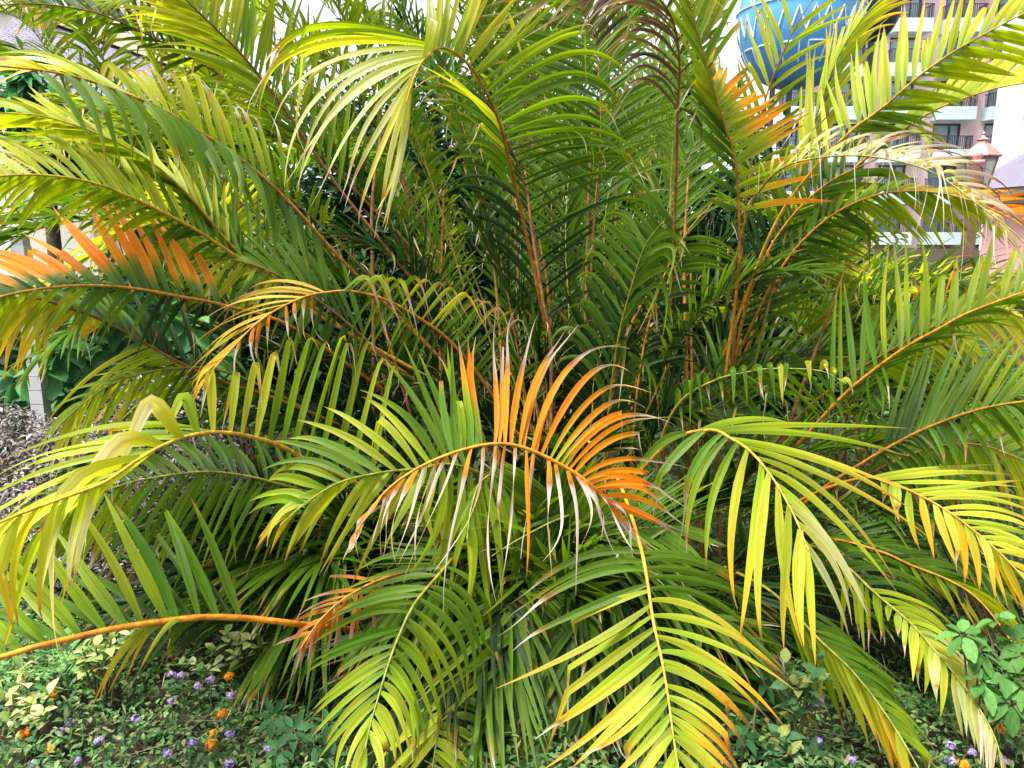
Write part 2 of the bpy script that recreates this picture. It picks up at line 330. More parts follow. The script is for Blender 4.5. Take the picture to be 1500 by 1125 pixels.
# ------------------------------------------------------------------ small-leaved plants
def leaves(mb, pos, dirs, L, W, cols, fold=.25, droop=.25, seg=3, shape='oval'):
    """many broad leaves at once: pos, dirs (n,3), L, W (n,), cols (n,3)"""
    n = len(pos); dirs = nrm(dirs); L = np.broadcast_to(L, (n,)); W = np.broadcast_to(W, (n,))
    side = nrm(np.cross(dirs, ZV + rng.normal(0, .35, (n, 3)))); up = np.cross(side, dirs)
    s = np.linspace(0, 1, seg + 1)
    if shape == 'round': pr = np.sqrt(np.clip(1 - (2 * s - 1) ** 2, .03, 1))
    else: pr = np.sin(math.pi * np.clip(s * .94 + .06, 0, 1) ** .8); pr[-1] = .04
    rings = []
    for k, a in enumerate(s):
        c = pos + dirs * (L * a)[:, None] - ZV * (L * droop * a * a)[:, None]
        h = (W * .5 * pr[k])[:, None]
        rings.append(np.stack([c - side * h + up * h * fold, c, c + side * h + up * h * fold], 1))
    v = np.stack(rings, 1)                                   # n, seg+1, 3, 3
    base = (np.arange(n) * (seg + 1) * 3)[:, None, None]; i = (np.arange(seg) * 3)[None, :, None]
    q = np.concatenate([base + i + np.array([0, 1, 4, 3])[None, None], base + i + np.array([1, 2, 5, 4])[None, None]], 1).reshape(-1, 4)
    lp = np.zeros((n, seg + 1, 3, 3)); lp[..., 0] = np.array([0, .5, 1]); lp[..., 1] = s[None, :, None]; lp[..., 2] = rng.random(n)[:, None, None]
    cc = np.repeat(np.asarray(cols)[:, None], (seg + 1) * 3, 1)
    mb.add(v.reshape(-1, 3), q, c=cc.reshape(-1, 3), lp=lp.reshape(-1, 3))
def pick(cols, n, var=.3):
    c = np.array(cols)[rng.integers(0, len(cols), n)]
    return c * rng.uniform(1 - var, 1 + var, (n, 1))
def rdir(n, up=.3):
    d = rng.normal(size=(n, 3)); d[:, 2] = d[:, 2] * .6 + up; return nrm(d)
def clumped(n, c, r, nc=14, tight=.33):
    """points bunched round a few centres inside an ellipsoid: an uneven crown with gaps"""
    c = np.asarray(c, float); r = np.asarray(r, float)
    q = nrm(rng.normal(size=(nc, 3))) * (rng.random((nc, 1)) ** .45)
    k = rng.integers(0, nc, n); d = nrm(rng.normal(size=(n, 3))) * rng.random((n, 1)) ** .5
    return c + r * (q[k] * .8 + d * tight * rng.uniform(.7, 1.2, nc)[k][:, None]), k

# low ground cover of small green leaves
gc = MB(); N = 100000
gx = rng.uniform(-2.6, 2.8, N); gy = rng.uniform(1.5, 4.6, N); hump = .13 + .07 * np.sin(gx * 3.1 + 1) * np.cos(gy * 2.7) + .05 * np.sin(gx * 9 + gy * 7)
pos = np.stack([gx, gy, np.clip(hump, .03, 1) * rng.random(N) ** .4], -1)
leaves(gc, pos, rdir(N, .35), rng.uniform(.014, .036, N), rng.uniform(.007, .018, N), pick([(.06, .15, .045), (.10, .22, .065), (.04, .11, .04), (.16, .27, .09), (.20, .22, .09)], N, .35), seg=2)
N = 16000; p1 = np.stack([rng.uniform(-4.5, 5.5, N), rng.uniform(4.5, 10, N), rng.uniform(.02, .22, N)], -1)
leaves(gc, p1, rdir(N, .35), rng.uniform(.05, .10, N), rng.uniform(.03, .05, N), pick([(.03, .09, .025), (.055, .14, .04), (.08, .18, .05)], N, .35), seg=2)
N = 900; p0 = np.stack([rng.uniform(-2.4, 2.6, N), rng.uniform(1.6, 4, N), rng.uniform(.03, .16, N)], -1)
leaves(gc, p0, rdir(N, .1), rng.uniform(.06, .2, N), .003, pick([(.25, .2, .13), (.16, .12, .08), (.3, .26, .2)], N), droop=.1, seg=2)
tag(gc.build('ground_cover', M_BROAD), kind='stuff')

# lantana flower heads
def lantana(px, py, h, kind, label, size=.026):
    p = GP(px, py, h); PUR = [(.36, .22, .55), (.48, .34, .66), (.55, .44, .70)]; ORG = [(.75, .28, .01), (.8, .36, .015), (.7, .22, .01)]; YEL = [(.8, .5, .02), (.8, .42, .02)]
    cs = {'p': PUR, 'o': ORG, 'y': YEL}[kind]
    root = empty('lantana_flower', (p[0], p[1], 0)); off = np.array([p[0], p[1], 0.])
    st = MB(); bend = rng.normal(0, .02, 2); C = catmull([off + [bend[0], bend[1], 0], off + [bend[0] * .4, bend[1], h * .6], p], 8); st.tube(C, .0016, 5, c=(.10, .16, .05)); st.build('stem', M_STALK, root, off)
    fl = MB(); n = 26; d = nrm(rng.normal(size=(n, 3)) + np.array([0, -.25, .55])); fp = p + d * size * np.array([.75, .75, .6]) * rng.uniform(.7, 1.05, (n, 1))
    for k in range(n):                                       # five-petalled florets, domed head
        a = rng.random() * 6.28; t1 = nrm(np.cross(d[k], [.2, .3, .9])); t2 = np.cross(d[k], t1); col = np.array(cs[rng.integers(len(cs))]) * rng.uniform(.8, 1.1)
        ang = a + np.arange(10) * math.pi / 5; rr = np.where(np.arange(10) % 2 == 0, .0065, .0035) * rng.uniform(.85, 1.2) * size / .026
        rim = fp[k] + (np.cos(ang) * rr)[:, None] * t1 + (np.sin(ang) * rr)[:, None] * t2 - d[k] * .001
        fl.add(np.vstack([rim, fp[k] + d[k] * .001]), tris=[[10, j, (j + 1) % 10] for j in range(10)], c=np.vstack([np.tile(col, (10, 1)), (col * .8)[None]]))
        fl.tube(np.array([p, fp[k]]), .0011, 4, c=col * .5, cap=False)
    fl.build('flower_head', M_PETAL, root, off)
    lf = MB(); ps = np.array([lerp(C[4], C[5], .5), C[5], C[3], C[6]]); dd = nrm(np.array([[1, .2, .1], [-1, -.2, .1], [.1, -1, .1], [-.5, .8, .2]]) + rng.normal(0, .3, (4, 3)))
    leaves(lf, ps, dd, .032, .017, pick([(.04, .11, .035), (.06, .14, .05)], 4)); lf.build('foliage', M_BROAD, root, off)
    tag(root, label, 'flower', 'lantana flowers in the ground cover')
LP = [(252,988,.15,'p','small purple flower head, left of a close pair below the orange stalk'), (266,989,.15,'p','small pale purple flower head, right of a close pair below the orange stalk'),
 (290,1004,.15,'p','drooping purple flower head just left of a wider bright purple one'), (309,995,.16,'p','wide bright purple flower head left of the small brownish orange flower'),
 (252,1026,.15,'p','tall oval purple flower head standing alone left of centre of the flower bed'), (338,1019,.14,'p','purple flower head under the brownish orange flower at the right of the bed'),
 (393,1003,.14,'p','faint purple flower head farthest right in the bed, beneath the rusty dead frond'), (88,1071,.13,'p','tiny purple flower head right of the leftmost orange flower'),
 (146,1085,.13,'p','large ragged purple flower head in the low foreground at left'), (245,1104,.12,'p','white purple flower head near the bottom edge, alone in green'),
 (337,1075,.13,'p','round purple flower head right of the yellow and orange pair'), (336,1119,.11,'p','purple flower head cut by the bottom edge below the yellow and orange pair'),
 (282,1089,.12,'p','dim purple flower head left of the yellow and orange pair'), (113,1115,.11,'p','wide purple flower head at the bottom edge, second from the left corner'),
 (50,1118,.11,'p','purple flower head nearest the bottom left corner'), (13,1035,.14,'p','purple flower head at the left edge beside the pale leaved shrub'),
 (102,1058,.13,'p','small dull purple flower head above the tiny one near the leftmost orange flower'), (199,1053,.13,'p','faded purple flower head in the middle of the bare green patch'),
 (395,1097,.12,'p','small pinkish purple flower head beside the dark low feathery frond'),
 (1200,1030,.16,'p','tall purple flower head in shade under the right hand fronds'), (1198,1086,.13,'p','pale purple flower head beneath the tall shaded one at right'),
 (1247,1113,.12,'p','big purple flower head at the bottom edge right of the palm'), (1393,1092,.13,'p','tall purple flower head, upper of two stacked at lower right'),
 (1392,1114,.11,'p','purple flower head, lower of two stacked at lower right'), (1425,1102,.12,'p','purple flower head right of the two stacked ones'),
 (1470,1115,.11,'p','purple flower head nearest the bottom right corner'), (1408,872,.22,'p','purple flower head high among the shrubs at the right edge'),
 (142,983,.17,'o','big orange flower head highest in the bed, under the thick orange stalk'), (77,1019,.15,'o','small orange flower head between the pale leaved shrub and the fern'),
 (38,1075,.13,'o','leftmost orange flower head, low in the foreground'), (73,1098,.12,'o','orange flower head at lower left, right of the leftmost one'),
 (336,992,.15,'o','small brownish orange flower head at the right of the bed'), (325,1046,.14,'o','orange flower head made of two small bits above the yellow one'),
 (312,1075,.13,'y','small yellow flower head directly above an orange one'), (310,1091,.12,'o','orange flower head directly below the small yellow one'),
 (1463,1068,.14,'o','orange flower head by the withered frond end at right'), (1317,1118,.11,'o','wide orange flower head at the bottom edge beneath the yellow green frond'), (1412,1121,.11,'o','orange flower head at the bottom edge near the stacked purple flowers')]
for a in LP: lantana(*a, size=.021 if a[3] != 'o' else .026)

def bush(name, label, cat, base, pts_dir, L, W, cols, shape='oval', group=None, stemc=(.09, .08, .04), droop=.3, per=7, mat=None, whorl=False, seg=4):
    """a small plant: several stems, each carrying a tuft of leaves; pts_dir = stem end points"""
    root = empty(name, tuple(base)); off = np.array(base, float); st = MB(); lf = MB()
    for e in pts_dir:
        e = np.array(e, float); C = catmull([off + rng.normal(0, .02, 3) * [1, 1, 0], lerp(off, e, .5) + [0, 0, .05], e], 9); st.tube(C, np.linspace(.005, .002, 9), 5, c=stemc)
        n = per; a = np.arange(n) * 6.283 / n + rng.random() * 6
        if whorl: dd = np.stack([np.cos(a), np.sin(a), np.full(n, .12)], -1); tilt = nrm(rng.normal(0, .35, 3) + np.array([-.05, -.55, 1.])); ax = nrm(np.cross(ZV, tilt)); th = math.acos(tilt[2]); dd = np.array([Matrix.Rotation(th, 3, Vector(ax)) @ Vector(q) for q in dd]); pp = np.repeat(e[None], n, 0) + dd * .01
        else: dd = nrm(np.stack([np.cos(a * 2.4), np.sin(a * 2.4), np.linspace(.1, 1.1, n)], -1) + rng.normal(0, .2, (n, 3))); pp = C[-1] + (C[-4] - C[-1]) * np.linspace(1, 0, n)[:, None]
        leaves(lf, pp, dd, rng.uniform(.75, 1.15, n) * L, rng.uniform(.8, 1.1, n) * W, pick(cols, n, .18), droop=droop, shape=shape, seg=seg)
    st.build('stem', M_BARK, root, off, smooth=True); lf.build('foliage', mat or M_BROAD, root, off, smooth=True)
    return tag(root, label, cat, group)
def on(px, py, h): return GP(px, py, h)
def gbase(p): return (p[0], p[1], 0.0)
VAR = [(.34, .40, .12), (.45, .48, .2), (.2, .3, .08), (.5, .52, .26), (.10, .22, .06)]
e = [on(x, y, h) for x, y, h in ((25,1000,.2), (45,1030,.2), (70,1015,.22), (15,1050,.16), (30,975,.25), (5,1020,.2), (60,1045,.18))]
bush('variegated_shrub', 'cream and green leaved shrub at the left edge above the orange flowers', 'shrub', gbase(e[1]), e, .065, .034, VAR, per=6)
e = [on(x, y, h) for x, y, h in ((120,950,.25), (140,945,.27), (155,965,.22), (175,945,.25), (110,965,.22), (130,970,.2), (190,930,.28), (165,930,.3))]
bush('variegated_shrub', 'pale yellow leaved shrub just under the thick orange stalk at left', 'shrub', gbase(e[1]), e, .05, .03, VAR, per=7)
e = [on(x, y, h) for x, y, h in ((330,925,.25), (350,935,.22), (370,930,.25), (385,945,.2), (310,950,.2), (345,960,.18), (290,985,.15), (260,975,.17))]
bush('variegated_shrub', 'pale leaved shrub in the shade beneath the middle of the thick orange stalk', 'shrub', gbase(e[1]), e, .05, .025, VAR, per=7)
e = [on(x, y, h) for x, y, h in ((1150,970,.35), (1170,1000,.3), (1190,990,.32), (1205,960,.35), (1165,1040,.22), (1200,1000,.3), (1140,1080,.16), (1155,1105,.13))]
bush('variegated_shrub', 'broad leaved shrub with yellow marked leaves in shade right of the palm foot', 'shrub', gbase(e[1]), e, .065, .032, [(.06, .15, .045), (.08, .18, .08), (.07, .16, .07), (.26, .31, .08)], per=6)
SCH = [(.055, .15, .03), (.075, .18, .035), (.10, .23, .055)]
e = [on(x, y, h) for x, y, h in ((1435,955,.4), (1470,985,.36), (1440,1000,.34), (1490,940,.42), (1480,1030,.3), (1410,930,.45), (1500,1000,.35), (1460,910,.48), (1500,960,.4))]
bush('umbrella_plant', 'glossy plant with whorls of rounded leaflets at the right edge', 'plant', gbase(e[2]), e, .058, .036, SCH, per=7, whorl=True, shape='round')
e = [on(x, y, h) for x, y, h in ((430,1070,.2), (460,1090,.18), (410,1100,.16), (480,1060,.2), (445,1120,.12), (490,1110,.14), (400,1050,.2))]
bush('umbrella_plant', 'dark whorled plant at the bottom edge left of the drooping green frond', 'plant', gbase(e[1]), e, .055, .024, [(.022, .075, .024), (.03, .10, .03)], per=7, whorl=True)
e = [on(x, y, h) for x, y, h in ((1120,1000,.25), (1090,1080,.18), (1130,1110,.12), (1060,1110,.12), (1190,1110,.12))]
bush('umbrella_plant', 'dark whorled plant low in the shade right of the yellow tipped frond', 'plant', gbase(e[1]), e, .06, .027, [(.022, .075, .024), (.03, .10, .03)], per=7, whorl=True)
for lab, pts, L, W, cols in (
  ('bright small leaved shrub at the right edge behind the golden frond', ((1400,770),(1440,740),(1480,760),(1420,810),(1460,820),(1380,800),(1350,790),(1490,720),(1370,750),(1430,850),(1360,840),(1480,850)), .07, .035, [(.12, .30, .06), (.08, .2, .05), (.16, .34, .10)]),
  ('dark leafy shrub at right below the golden frond', ((1290,860),(1330,880),(1360,900),(1400,880),(1440,870),(1330,960),(1310,930),(1390,940),(1350,1000),(1420,1010)), .07, .032, [(.035, .11, .035), (.05, .15, .045)])):
    ee = [P(x, y, 3.1 + rng.uniform(-.15, .25)) for x, y in pts]
    b = np.mean(ee, 0); bush('leafy_shrub', lab, 'shrub', (b[0], b[1], 0), ee, L, W, cols, per=9)
ee = [P(x, y, 4.3) for x, y in ((1312,642),(1325,636),(1340,645),(1352,650),(1330,655),(1310,655),(1345,640))]
bush('pink_flower_bush', 'small pink flowering bush glimpsed between stalks at right', 'shrub', (ee[2][0], ee[2][1], 0), ee, .05, .04, [(.65, .16, .35), (.55, .2, .4), (.1, .2, .05)], per=8)
# fern
fr = empty('fern', gbase(on(60, 985, .1))); foff = np.array(fr.location); fm = MB()
for k in range(7):
    a = -2.6 + k * .75 + rng.normal(0, .1); d = np.array([math.cos(a), math.sin(a), 0]); C = np.array([foff + d * .26 * s + ZV * (.10 + .22 * s - .2 * s * s) for s in np.linspace(0, 1, 22)])
    fm.tube(C, .0015, 4, c=(.1, .2, .05)); T = nrm(np.gradient(C, axis=0)); S = nrm(np.cross(T, ZV)); ln = .062 * np.sin(np.linspace(.5, 3.05, 22))
    for sg in (-1, 1): leaves(fm, C, S * sg + T * .35, ln, .013, pick([(.14, .33, .09), (.18, .38, .12)], 22, .1), seg=2, droop=.1)
fm.build('fern_frond', M_BROAD, fr, foff); tag(fr, 'light green feathery fern beside the orange flowers at lower left', 'fern')

# climbing vine with round leaves, white post, withered heap at the left
vr = empty('climbing_vine', tuple(np.array(P(150, 540, 4.4)) * [1, 1, 0])); voff = np.array(vr.location); vm = MB(); vs = MB()
CL = [(105,470),(140,455),(180,460),(95,510),(120,520),(160,510),(70,540),(20,560),(130,560),(180,560),(200,570),(150,590),(215,590),(250,455),(275,470),(235,500),(210,440),(60,500),(15,590),(110,590),(190,600),(300,560),(270,580),(240,550),(320,520)]
for (x, y) in CL:
    c = P(x + rng.normal(0, 6), y + rng.normal(0, 6), 4.2 + rng.uniform(-.1, .25)); n = 6; a = rng.random() * 6 + np.arange(n) * 1.05
    dd = np.stack([np.cos(a), np.full(n, -.55), np.sin(a) * .8], -1)
    leaves(vm, np.repeat(c[None], n, 0) + dd * .025, dd, rng.uniform(.10, .155, n), rng.uniform(.10, .13, n), pick([(.075, .22, .085), (.10, .28, .11), (.045, .14, .06), (.13, .32, .10)], n, .2), shape='round', seg=5, fold=.12, droop=.35)
    foot = np.array([c[0] * .96 + .1, c[1] + .15, 0]); vs.tube(catmull([foot, lerp(foot, c, .6) + [0, .1, 0], c], 10), .005, 5, c=(.06, .05, .03))
n = 1600; pp = P(rng.uniform(-60, 340, n), rng.uniform(410, 640, n), rng.uniform(4.45, 4.9, n)); leaves(vm, pp, rdir(n, 0), rng.uniform(.06, .11, n), rng.uniform(.05, .08, n), pick([(.02, .07, .03), (.035, .10, .04)], n), shape='round', seg=3)
vs.build('stem', M_BARK, vr, voff, smooth=True); vm.build('foliage', M_BROAD, vr, voff, smooth=True); tag(vr, 'dark climbing vine with round lobed leaves behind the fronds at left', 'vine')
pb = P(48, 500, 4.05); po = MB(); h0 = pb[2] + .55
for k in range(int(h0 / .075)): po.box(pb[0] - .034, pb[0] + .034, pb[1] - .034, pb[1] + .034, k * .075, k * .075 + .071, c=(np.array((.48, .48, .50)) * rng.uniform(.88, 1.05)))
po.box(pb[0] - .031, pb[0] + .031, pb[1] - .031, pb[1] + .031, 0, h0 - .01, c=(.34, .34, .36))
tag(po.build('white_post', M_PLAIN), 'slim white post of stacked blocks in front of the vine at left', 'post')
def heap(label, blobs, n):
    c0 = P(*blobs[0][:3]); root = empty('withered_shrub', (c0[0], c0[1], 0)); off = np.array([c0[0], c0[1], 0.]); tw = MB(); lf = MB()
    for (x, y, d, r) in blobs:
        c = P(x, y, d)
        for k in range(14): tw.tube(catmull([off + rng.normal(0, .06, 3) * [1, 1, 0], lerp(off, c, .6) + rng.normal(0, .07, 3), c + rng.normal(0, r * .5, 3)], 7), .003, 4, c=(.09, .07, .06))
        m = n; d_ = nrm(rng.normal(size=(m, 3))); pp = c + d_ * r * rng.random((m, 1)) ** .35
        leaves(lf, pp, rdir(m, -.1), rng.uniform(.018, .04, m), rng.uniform(.008, .018, m), pick([(.17, .155, .155), (.28, .265, .26), (.10, .09, .09), (.38, .36, .35), (.2, .14, .12), (.2, .10, .09)] if rng.random() < .3 else [(.17, .155, .155), (.28, .265, .26), (.10, .09, .09), (.38, .36, .35), (.2, .15, .13)], m), seg=2, fold=.5)
    tw.build('twig', M_BARK, root, off); lf.build('dead_foliage', M_DRY, root, off); tag(root, label, 'dead shrub')
heap('withered grey brown shrub behind the arched folded frond at left', [(215,600,3.7,.17),(260,590,3.75,.17),(170,640,3.6,.17),(290,630,3.6,.17),(235,660,3.5,.17),(150,690,3.4,.17),(300,700,3.4,.2),(220,730,3.3,.2)], 1400)
heap('withered grey shrub at the far left edge beneath the white post', [(30,650,3.6,.17),(-20,640,3.6,.2),(90,660,3.5,.16),(10,700,3.4,.2),(80,720,3.35,.18),(140,740,3.3,.2),(20,780,3.2,.2),(110,800,3.2,.2),(200,800,3.2,.2),(290,800,3.2,.2)], 1400)

# ------------------------------------------------------------------ trees and hedges behind the palm
def tree(label, px, d, top_py, width_px, n, leaf=(.09, .05), cols=None, low_py=None, trunk=True, name='tree', cat='tree', nc=22):
    base = P(px, 330, d) * [1, 1, 0]; top = P(px, top_py, d)[2]; lo = .2 if low_py is None else P(px, low_py, d)[2]; rw = width_px * d / FPX * .5
    root = empty(name, tuple(base)); tk = MB(); cr = MB(); c = base + [0, 0, (top + lo) / 2]
    pts, k = clumped(n, c, (rw, rw * .6, (top - lo) / 2), nc)
    pts[:, 2] = np.maximum(pts[:, 2], .05)
    tk.tube(catmull([base + [0, 0, -.1], base + [.05, 0, lerp(lo, top, .4)], base + [0, .05, lerp(lo, top, .85)]], 10), np.linspace(.07, .02, 10) * max(1, top / 3), 8, c=(.10, .08, .06))
    for j in range(nc):
        m = pts[k == j]
        if len(m): tk.tube(catmull([base + [0, 0, lerp(lo, top, rng.uniform(.1, .5))], lerp(base + [0, 0, top * .4], m.mean(0), .6), m.mean(0)], 7), np.linspace(.03, .006, 7), 5, c=(.09, .07, .05))
    cols = cols or [(.03, .09, .03), (.05, .14, .04), (.02, .06, .025)]; cl = pick(cols, nc, .25)[k] * rng.uniform(.75, 1.25, (n, 1))
    leaves(cr, pts, rdir(n, -.1), rng.uniform(.7, 1.2, n) * leaf[0], rng.uniform(.7, 1.2, n) * leaf[1], cl, seg=2)
    tk.build('trunk', M_BARK, root, base, smooth=True); cr.build('crown', M_BROAD, root, base); return tag(root, label, cat)
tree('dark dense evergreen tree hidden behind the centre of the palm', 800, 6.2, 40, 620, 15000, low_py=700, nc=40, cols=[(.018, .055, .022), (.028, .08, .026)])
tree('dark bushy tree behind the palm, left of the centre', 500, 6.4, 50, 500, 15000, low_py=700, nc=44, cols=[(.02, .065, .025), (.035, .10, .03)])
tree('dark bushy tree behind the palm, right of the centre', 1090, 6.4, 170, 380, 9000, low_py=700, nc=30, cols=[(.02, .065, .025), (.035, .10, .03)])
tree('leafy green tree in front of the shingled roof at upper left', 70, 6.5, 40, 170, 900, leaf=(.16, .07), low_py=330, nc=10, cols=[(.05, .17, .06), (.08, .24, .09)])
tree('leafy green tree below the shingled roof, nearer the palm', 215, 6.6, 110, 240, 3200, leaf=(.13, .07), low_py=500, nc=16, cols=[(.03, .10, .035), (.05, .15, .05)])
tree('mid green hedge bush filling the gap at right below the hotel', 1330, 6.5, 330, 420, 9000, leaf=(.10, .05), low_py=800, nc=34, cols=[(.05, .14, .045), (.08, .2, .06), (.04, .11, .035)], name='hedge_bush', cat='hedge')
tree('low hedge bush behind the withered shrubs at far left', 60, 6.2, 330, 500, 9000, leaf=(.10, .06), low_py=800, nc=34, cols=[(.02, .065, .025), (.035, .10, .035)], name='hedge_bush', cat='hedge')
for lab, x, d, t, wd in (('distant green tree between the dark stems at the top', 640, 14, 100, 330), ('distant green tree right of the top middle', 980, 15, 90, 300)):
    tree(lab, x, d, t, wd, 3500, leaf=(.22, .12), low_py=340, nc=20, cols=[(.06, .16, .05), (.09, .22, .07)])

# ------------------------------------------------------------------ house at upper left
CREAM = (.78, .72, .50); hs = empty('cream_house', tuple(P(80, 330, 11) * [1, 1, 0])); ho = np.array(hs.location)
def quadslab(mb, a, b, c_, d, th, c):
    a, b, c_, d = [np.array(q, float) for q in (a, b, c_, d)]; nn = nrm(np.cross(b - a, d - a)) * th
    v = np.array([a, b, c_, d, a + nn, b + nn, c_ + nn, d + nn]); mb.add(v, [[0, 1, 2, 3], [7, 6, 5, 4], [0, 4, 5, 1], [1, 5, 6, 2], [2, 6, 7, 3], [3, 7, 4, 0]], c=c)
RA, RB = P(30, 20, 10.6), P(330, 128, 11.4); EA, EB = P(-60, 135, 9.0), P(345, 200, 9.8)
m = MB(); quadslab(m, EA, EB, RB, RA, .06, (.34, .31, .40)); m.build('shingle_roof', M_SHINGLE, hs, ho)
m = MB(); quadslab(m, RA, RB, RB + ZV * .19, RA + ZV * .19, .3, CREAM); m.build('roof_ridge', M_PLAIN, hs, ho)
WA, WB = EA * [1, 1, 0] + [.25, .5, 0], EB * [1, 1, 0] + [.25, .5, 0]
m = MB(); quadslab(m, WA, WB, WB + ZV * (EB[2] - .05), WA + ZV * (EA[2] - .05), .25, (.75, .72, .60)); m.build('wall', M_PLAIN, hs, ho)
for f in (.30, .62):
    q0 = lerp(WA, WB, f) + np.array([.12, -.16, 0]); m = MB(); m.box(q0[0] - .10, q0[0] + .10, q0[1] - .10, q0[1] + .10, 0, 3.1, c=(.42, .27, .12)); m.build('post', M_PLAIN, hs, ho)
q0 = P(58, 40, 10.4); m = MB(); m.box(q0[0] - .09, q0[0] + .09, q0[1] - .09, q0[1] + .09, 3.2, q0[2] + .42, c=(.5, .30, .10)); m.build('gable_post', M_PLAIN, hs, ho)
tag(hs, 'cream walled house with a purple grey shingle roof at upper left', 'house')
q0 = P(15, 60, 13); m = MB(); m.box(q0[0] - 3, q0[0] + .25, q0[1], q0[1] + 4, 0, q0[2] + .45, c=(.80, .79, .74))
hw = empty('white_building', (q0[0] - 1.4, q0[1], 0)); m.build('wall', M_PLAIN, hw, np.array(hw.location))
m = MB(); m.box(q0[0] - 3.1, q0[0] + .35, q0[1] - .1, q0[1] + 4.1, q0[2] + .45, q0[2] + .6, c=(.7, .68, .6)); m.build('roof', M_PLAIN, hw, np.array(hw.location))
tag(hw, 'plain white building at the top left corner beyond the house', 'building')

# ------------------------------------------------------------------ pink hotel at upper right
HD = 55.0; S = HD / FPX
h0 = P(1360, 330, HD); hot = empty('pink_hotel', (h0[0], h0[1], 0)); hoff = np.array(hot.location); HY = h0[1]
def hx(px): return (px - 750) * S
def hz(py): return CAMZ + (330 - py) * S
PINK = (.84, .60, .65); COLS = [1445 - 73 * k for k in range(5)]; ROWS = [130 + 57.5 * k for k in range(-4, 4)]
wl = MB(); x0, x1 = hx(1120), hx(1492)
edges = [x0]; 
for c in sorted(COLS): edges += [hx(c - 20), hx(c + 20)]
edges.append(x1); zt = hz(-170)
for k in range(0, len(edges), 2): wl.box(edges[k], edges[k + 1], HY, HY + 9, 0, zt, c=PINK)
for c in COLS:
    zz = 0.0
    for r in sorted(ROWS, reverse=True):
        wl.box(hx(c - 20), hx(c + 20), HY + .003, HY + 9, zz, hz(r + 38), c=PINK); zz = hz(r)
    wl.box(hx(c - 20), hx(c + 20), HY + .003, HY + 9, zz, zt, c=PINK)
wl.build('wall', M_PLAIN, hot, hoff)
for c in COLS:
    for r in ROWS:
        xa, xb, za, zb = hx(c - 20), hx(c + 20), hz(r + 38), hz(r)
        fm = MB(); t = .13
        fm.box(xa, xb, HY + .10, HY + .28, zb - t, zb, c=(.05, .05, .06)); fm.box(xa, xa + t, HY + .10, HY + .28, za, zb - t, c=(.05, .05, .06)); fm.box(xb - t, xb, HY + .10, HY + .28, za, zb - t, c=(.05, .05, .06))
        xm = lerp(xa, xb, .62); fm.box(xm - .05, xm + .05, HY + .10, HY + .28, za, zb - t, c=(.05, .05, .06)); f = fm.build('window', M_METAL, hot, hoff)
        gm = MB(); gm.box(xa + t, xm - .05, HY + .18, HY + .22, za, zb - t); gm.box(xm + .05, xb - t, HY + .18, HY + .22, za, zb - t); gm.build('pane', M_GLASS, f, hoff)
        bm = MB(); bm.box(hx(c - 26), hx(c + 27), HY - 1.1, HY - .01, hz(r + 55), hz(r + 37.5), c=(.56, .72, .74)); bl = bm.build('balcony', M_PLAIN, hot, hoff)
        rm = MB(); zb0, zb1 = hz(r + 37.3), hz(r + 19); ya, yb = HY - 1.05, HY - .06
        rm.box(hx(c - 25.5), hx(c + 26.5), ya - .03, ya + .03, zb1 - .06, zb1, c=(.06, .06, .08))
        for q in range(19): xx = lerp(hx(c - 25), hx(c + 26), q / 18); rm.box(xx - .018, xx + .018, ya - .018, ya + .018, zb0, zb1 - .06, c=(.06, .06, .08))
        for xx in (hx(c - 25), hx(c + 26)):
            rm.box(xx - .03, xx + .03, ya + .035, yb, zb1 - .06, zb1, c=(.06, .06, .08))
            for q in range(1, 6): yy = lerp(ya, yb, q / 6); rm.box(xx - .018, xx + .018, yy - .018, yy + .018, zb0, zb1 - .06, c=(.06, .06, .08))
        rm.build('railing', M_METAL, bl, hoff)
tag(hot, 'pink hotel with rows of windows and pale blue balconies at upper right', 'hotel')
tw = P(1500, 330, 48); tr = empty('beige_tower', (tw[0] + 1, tw[1], 0)); to_ = np.array(tr.location); s2 = 48 / FPX
m = MB(); m.box(tw[0] - 20 * s2, tw[0] + 90 * s2, tw[1], tw[1] + 3, 0, CAMZ + 500 * s2, c=(.74, .68, .56)); m.build('wall', M_PLAIN, tr, to_)
for k in range(5):
    z = CAMZ + (330 - 60 - k * 58 + 60) * s2; m = MB(); m.box(tw[0] - 24 * s2, tw[0] + 92 * s2, tw[1] - .12, tw[1] - .003, z, z + .22, c=(.78, .74, .66)); m.build('cornice', M_PLAIN, tr, to_)
tag(tr, 'plain beige tower at the right edge beside the pink hotel', 'tower')
# pavilion with lavender roof at the right edge
pv = P(1530, 330, 16); pr_ = empty('pavilion', (pv[0], pv[1], 0)); pvo = np.array(pr_.location); s3 = 16 / FPX
ze, zr = CAMZ + (330 - 278) * s3, CAMZ + (330 - 205) * s3
m = MB(); xc = pv[0]; hw_ = 88 * s3
m.add([[xc - hw_, pv[1] - hw_, ze], [xc + hw_, pv[1] - hw_, ze], [xc + hw_, pv[1] + hw_, ze], [xc - hw_, pv[1] + hw_, ze], [xc, pv[1], zr]], tris=[[0, 1, 4], [1, 2, 4], [2, 3, 4], [3, 0, 4]], quads=[[3, 2, 1, 0]]); m.build('tiled_roof', M_SHINGLE, pr_, pvo)
m = MB(); h2 = 78 * s3; m.box(xc - h2, xc + h2, pv[1] - h2, pv[1] + h2, ze - .16, ze - .004, c=(.74, .68, .50)); m.build('cornice', M_PLAIN, pr_, pvo)
m = MB(); h3 = 66 * s3; m.box(xc - h3, xc + h3, pv[1] - h3, pv[1] + h3, ze - .30, ze - .164, c=(.42, .33, .19)); m.build('beam', M_PLAIN, pr_, pvo)
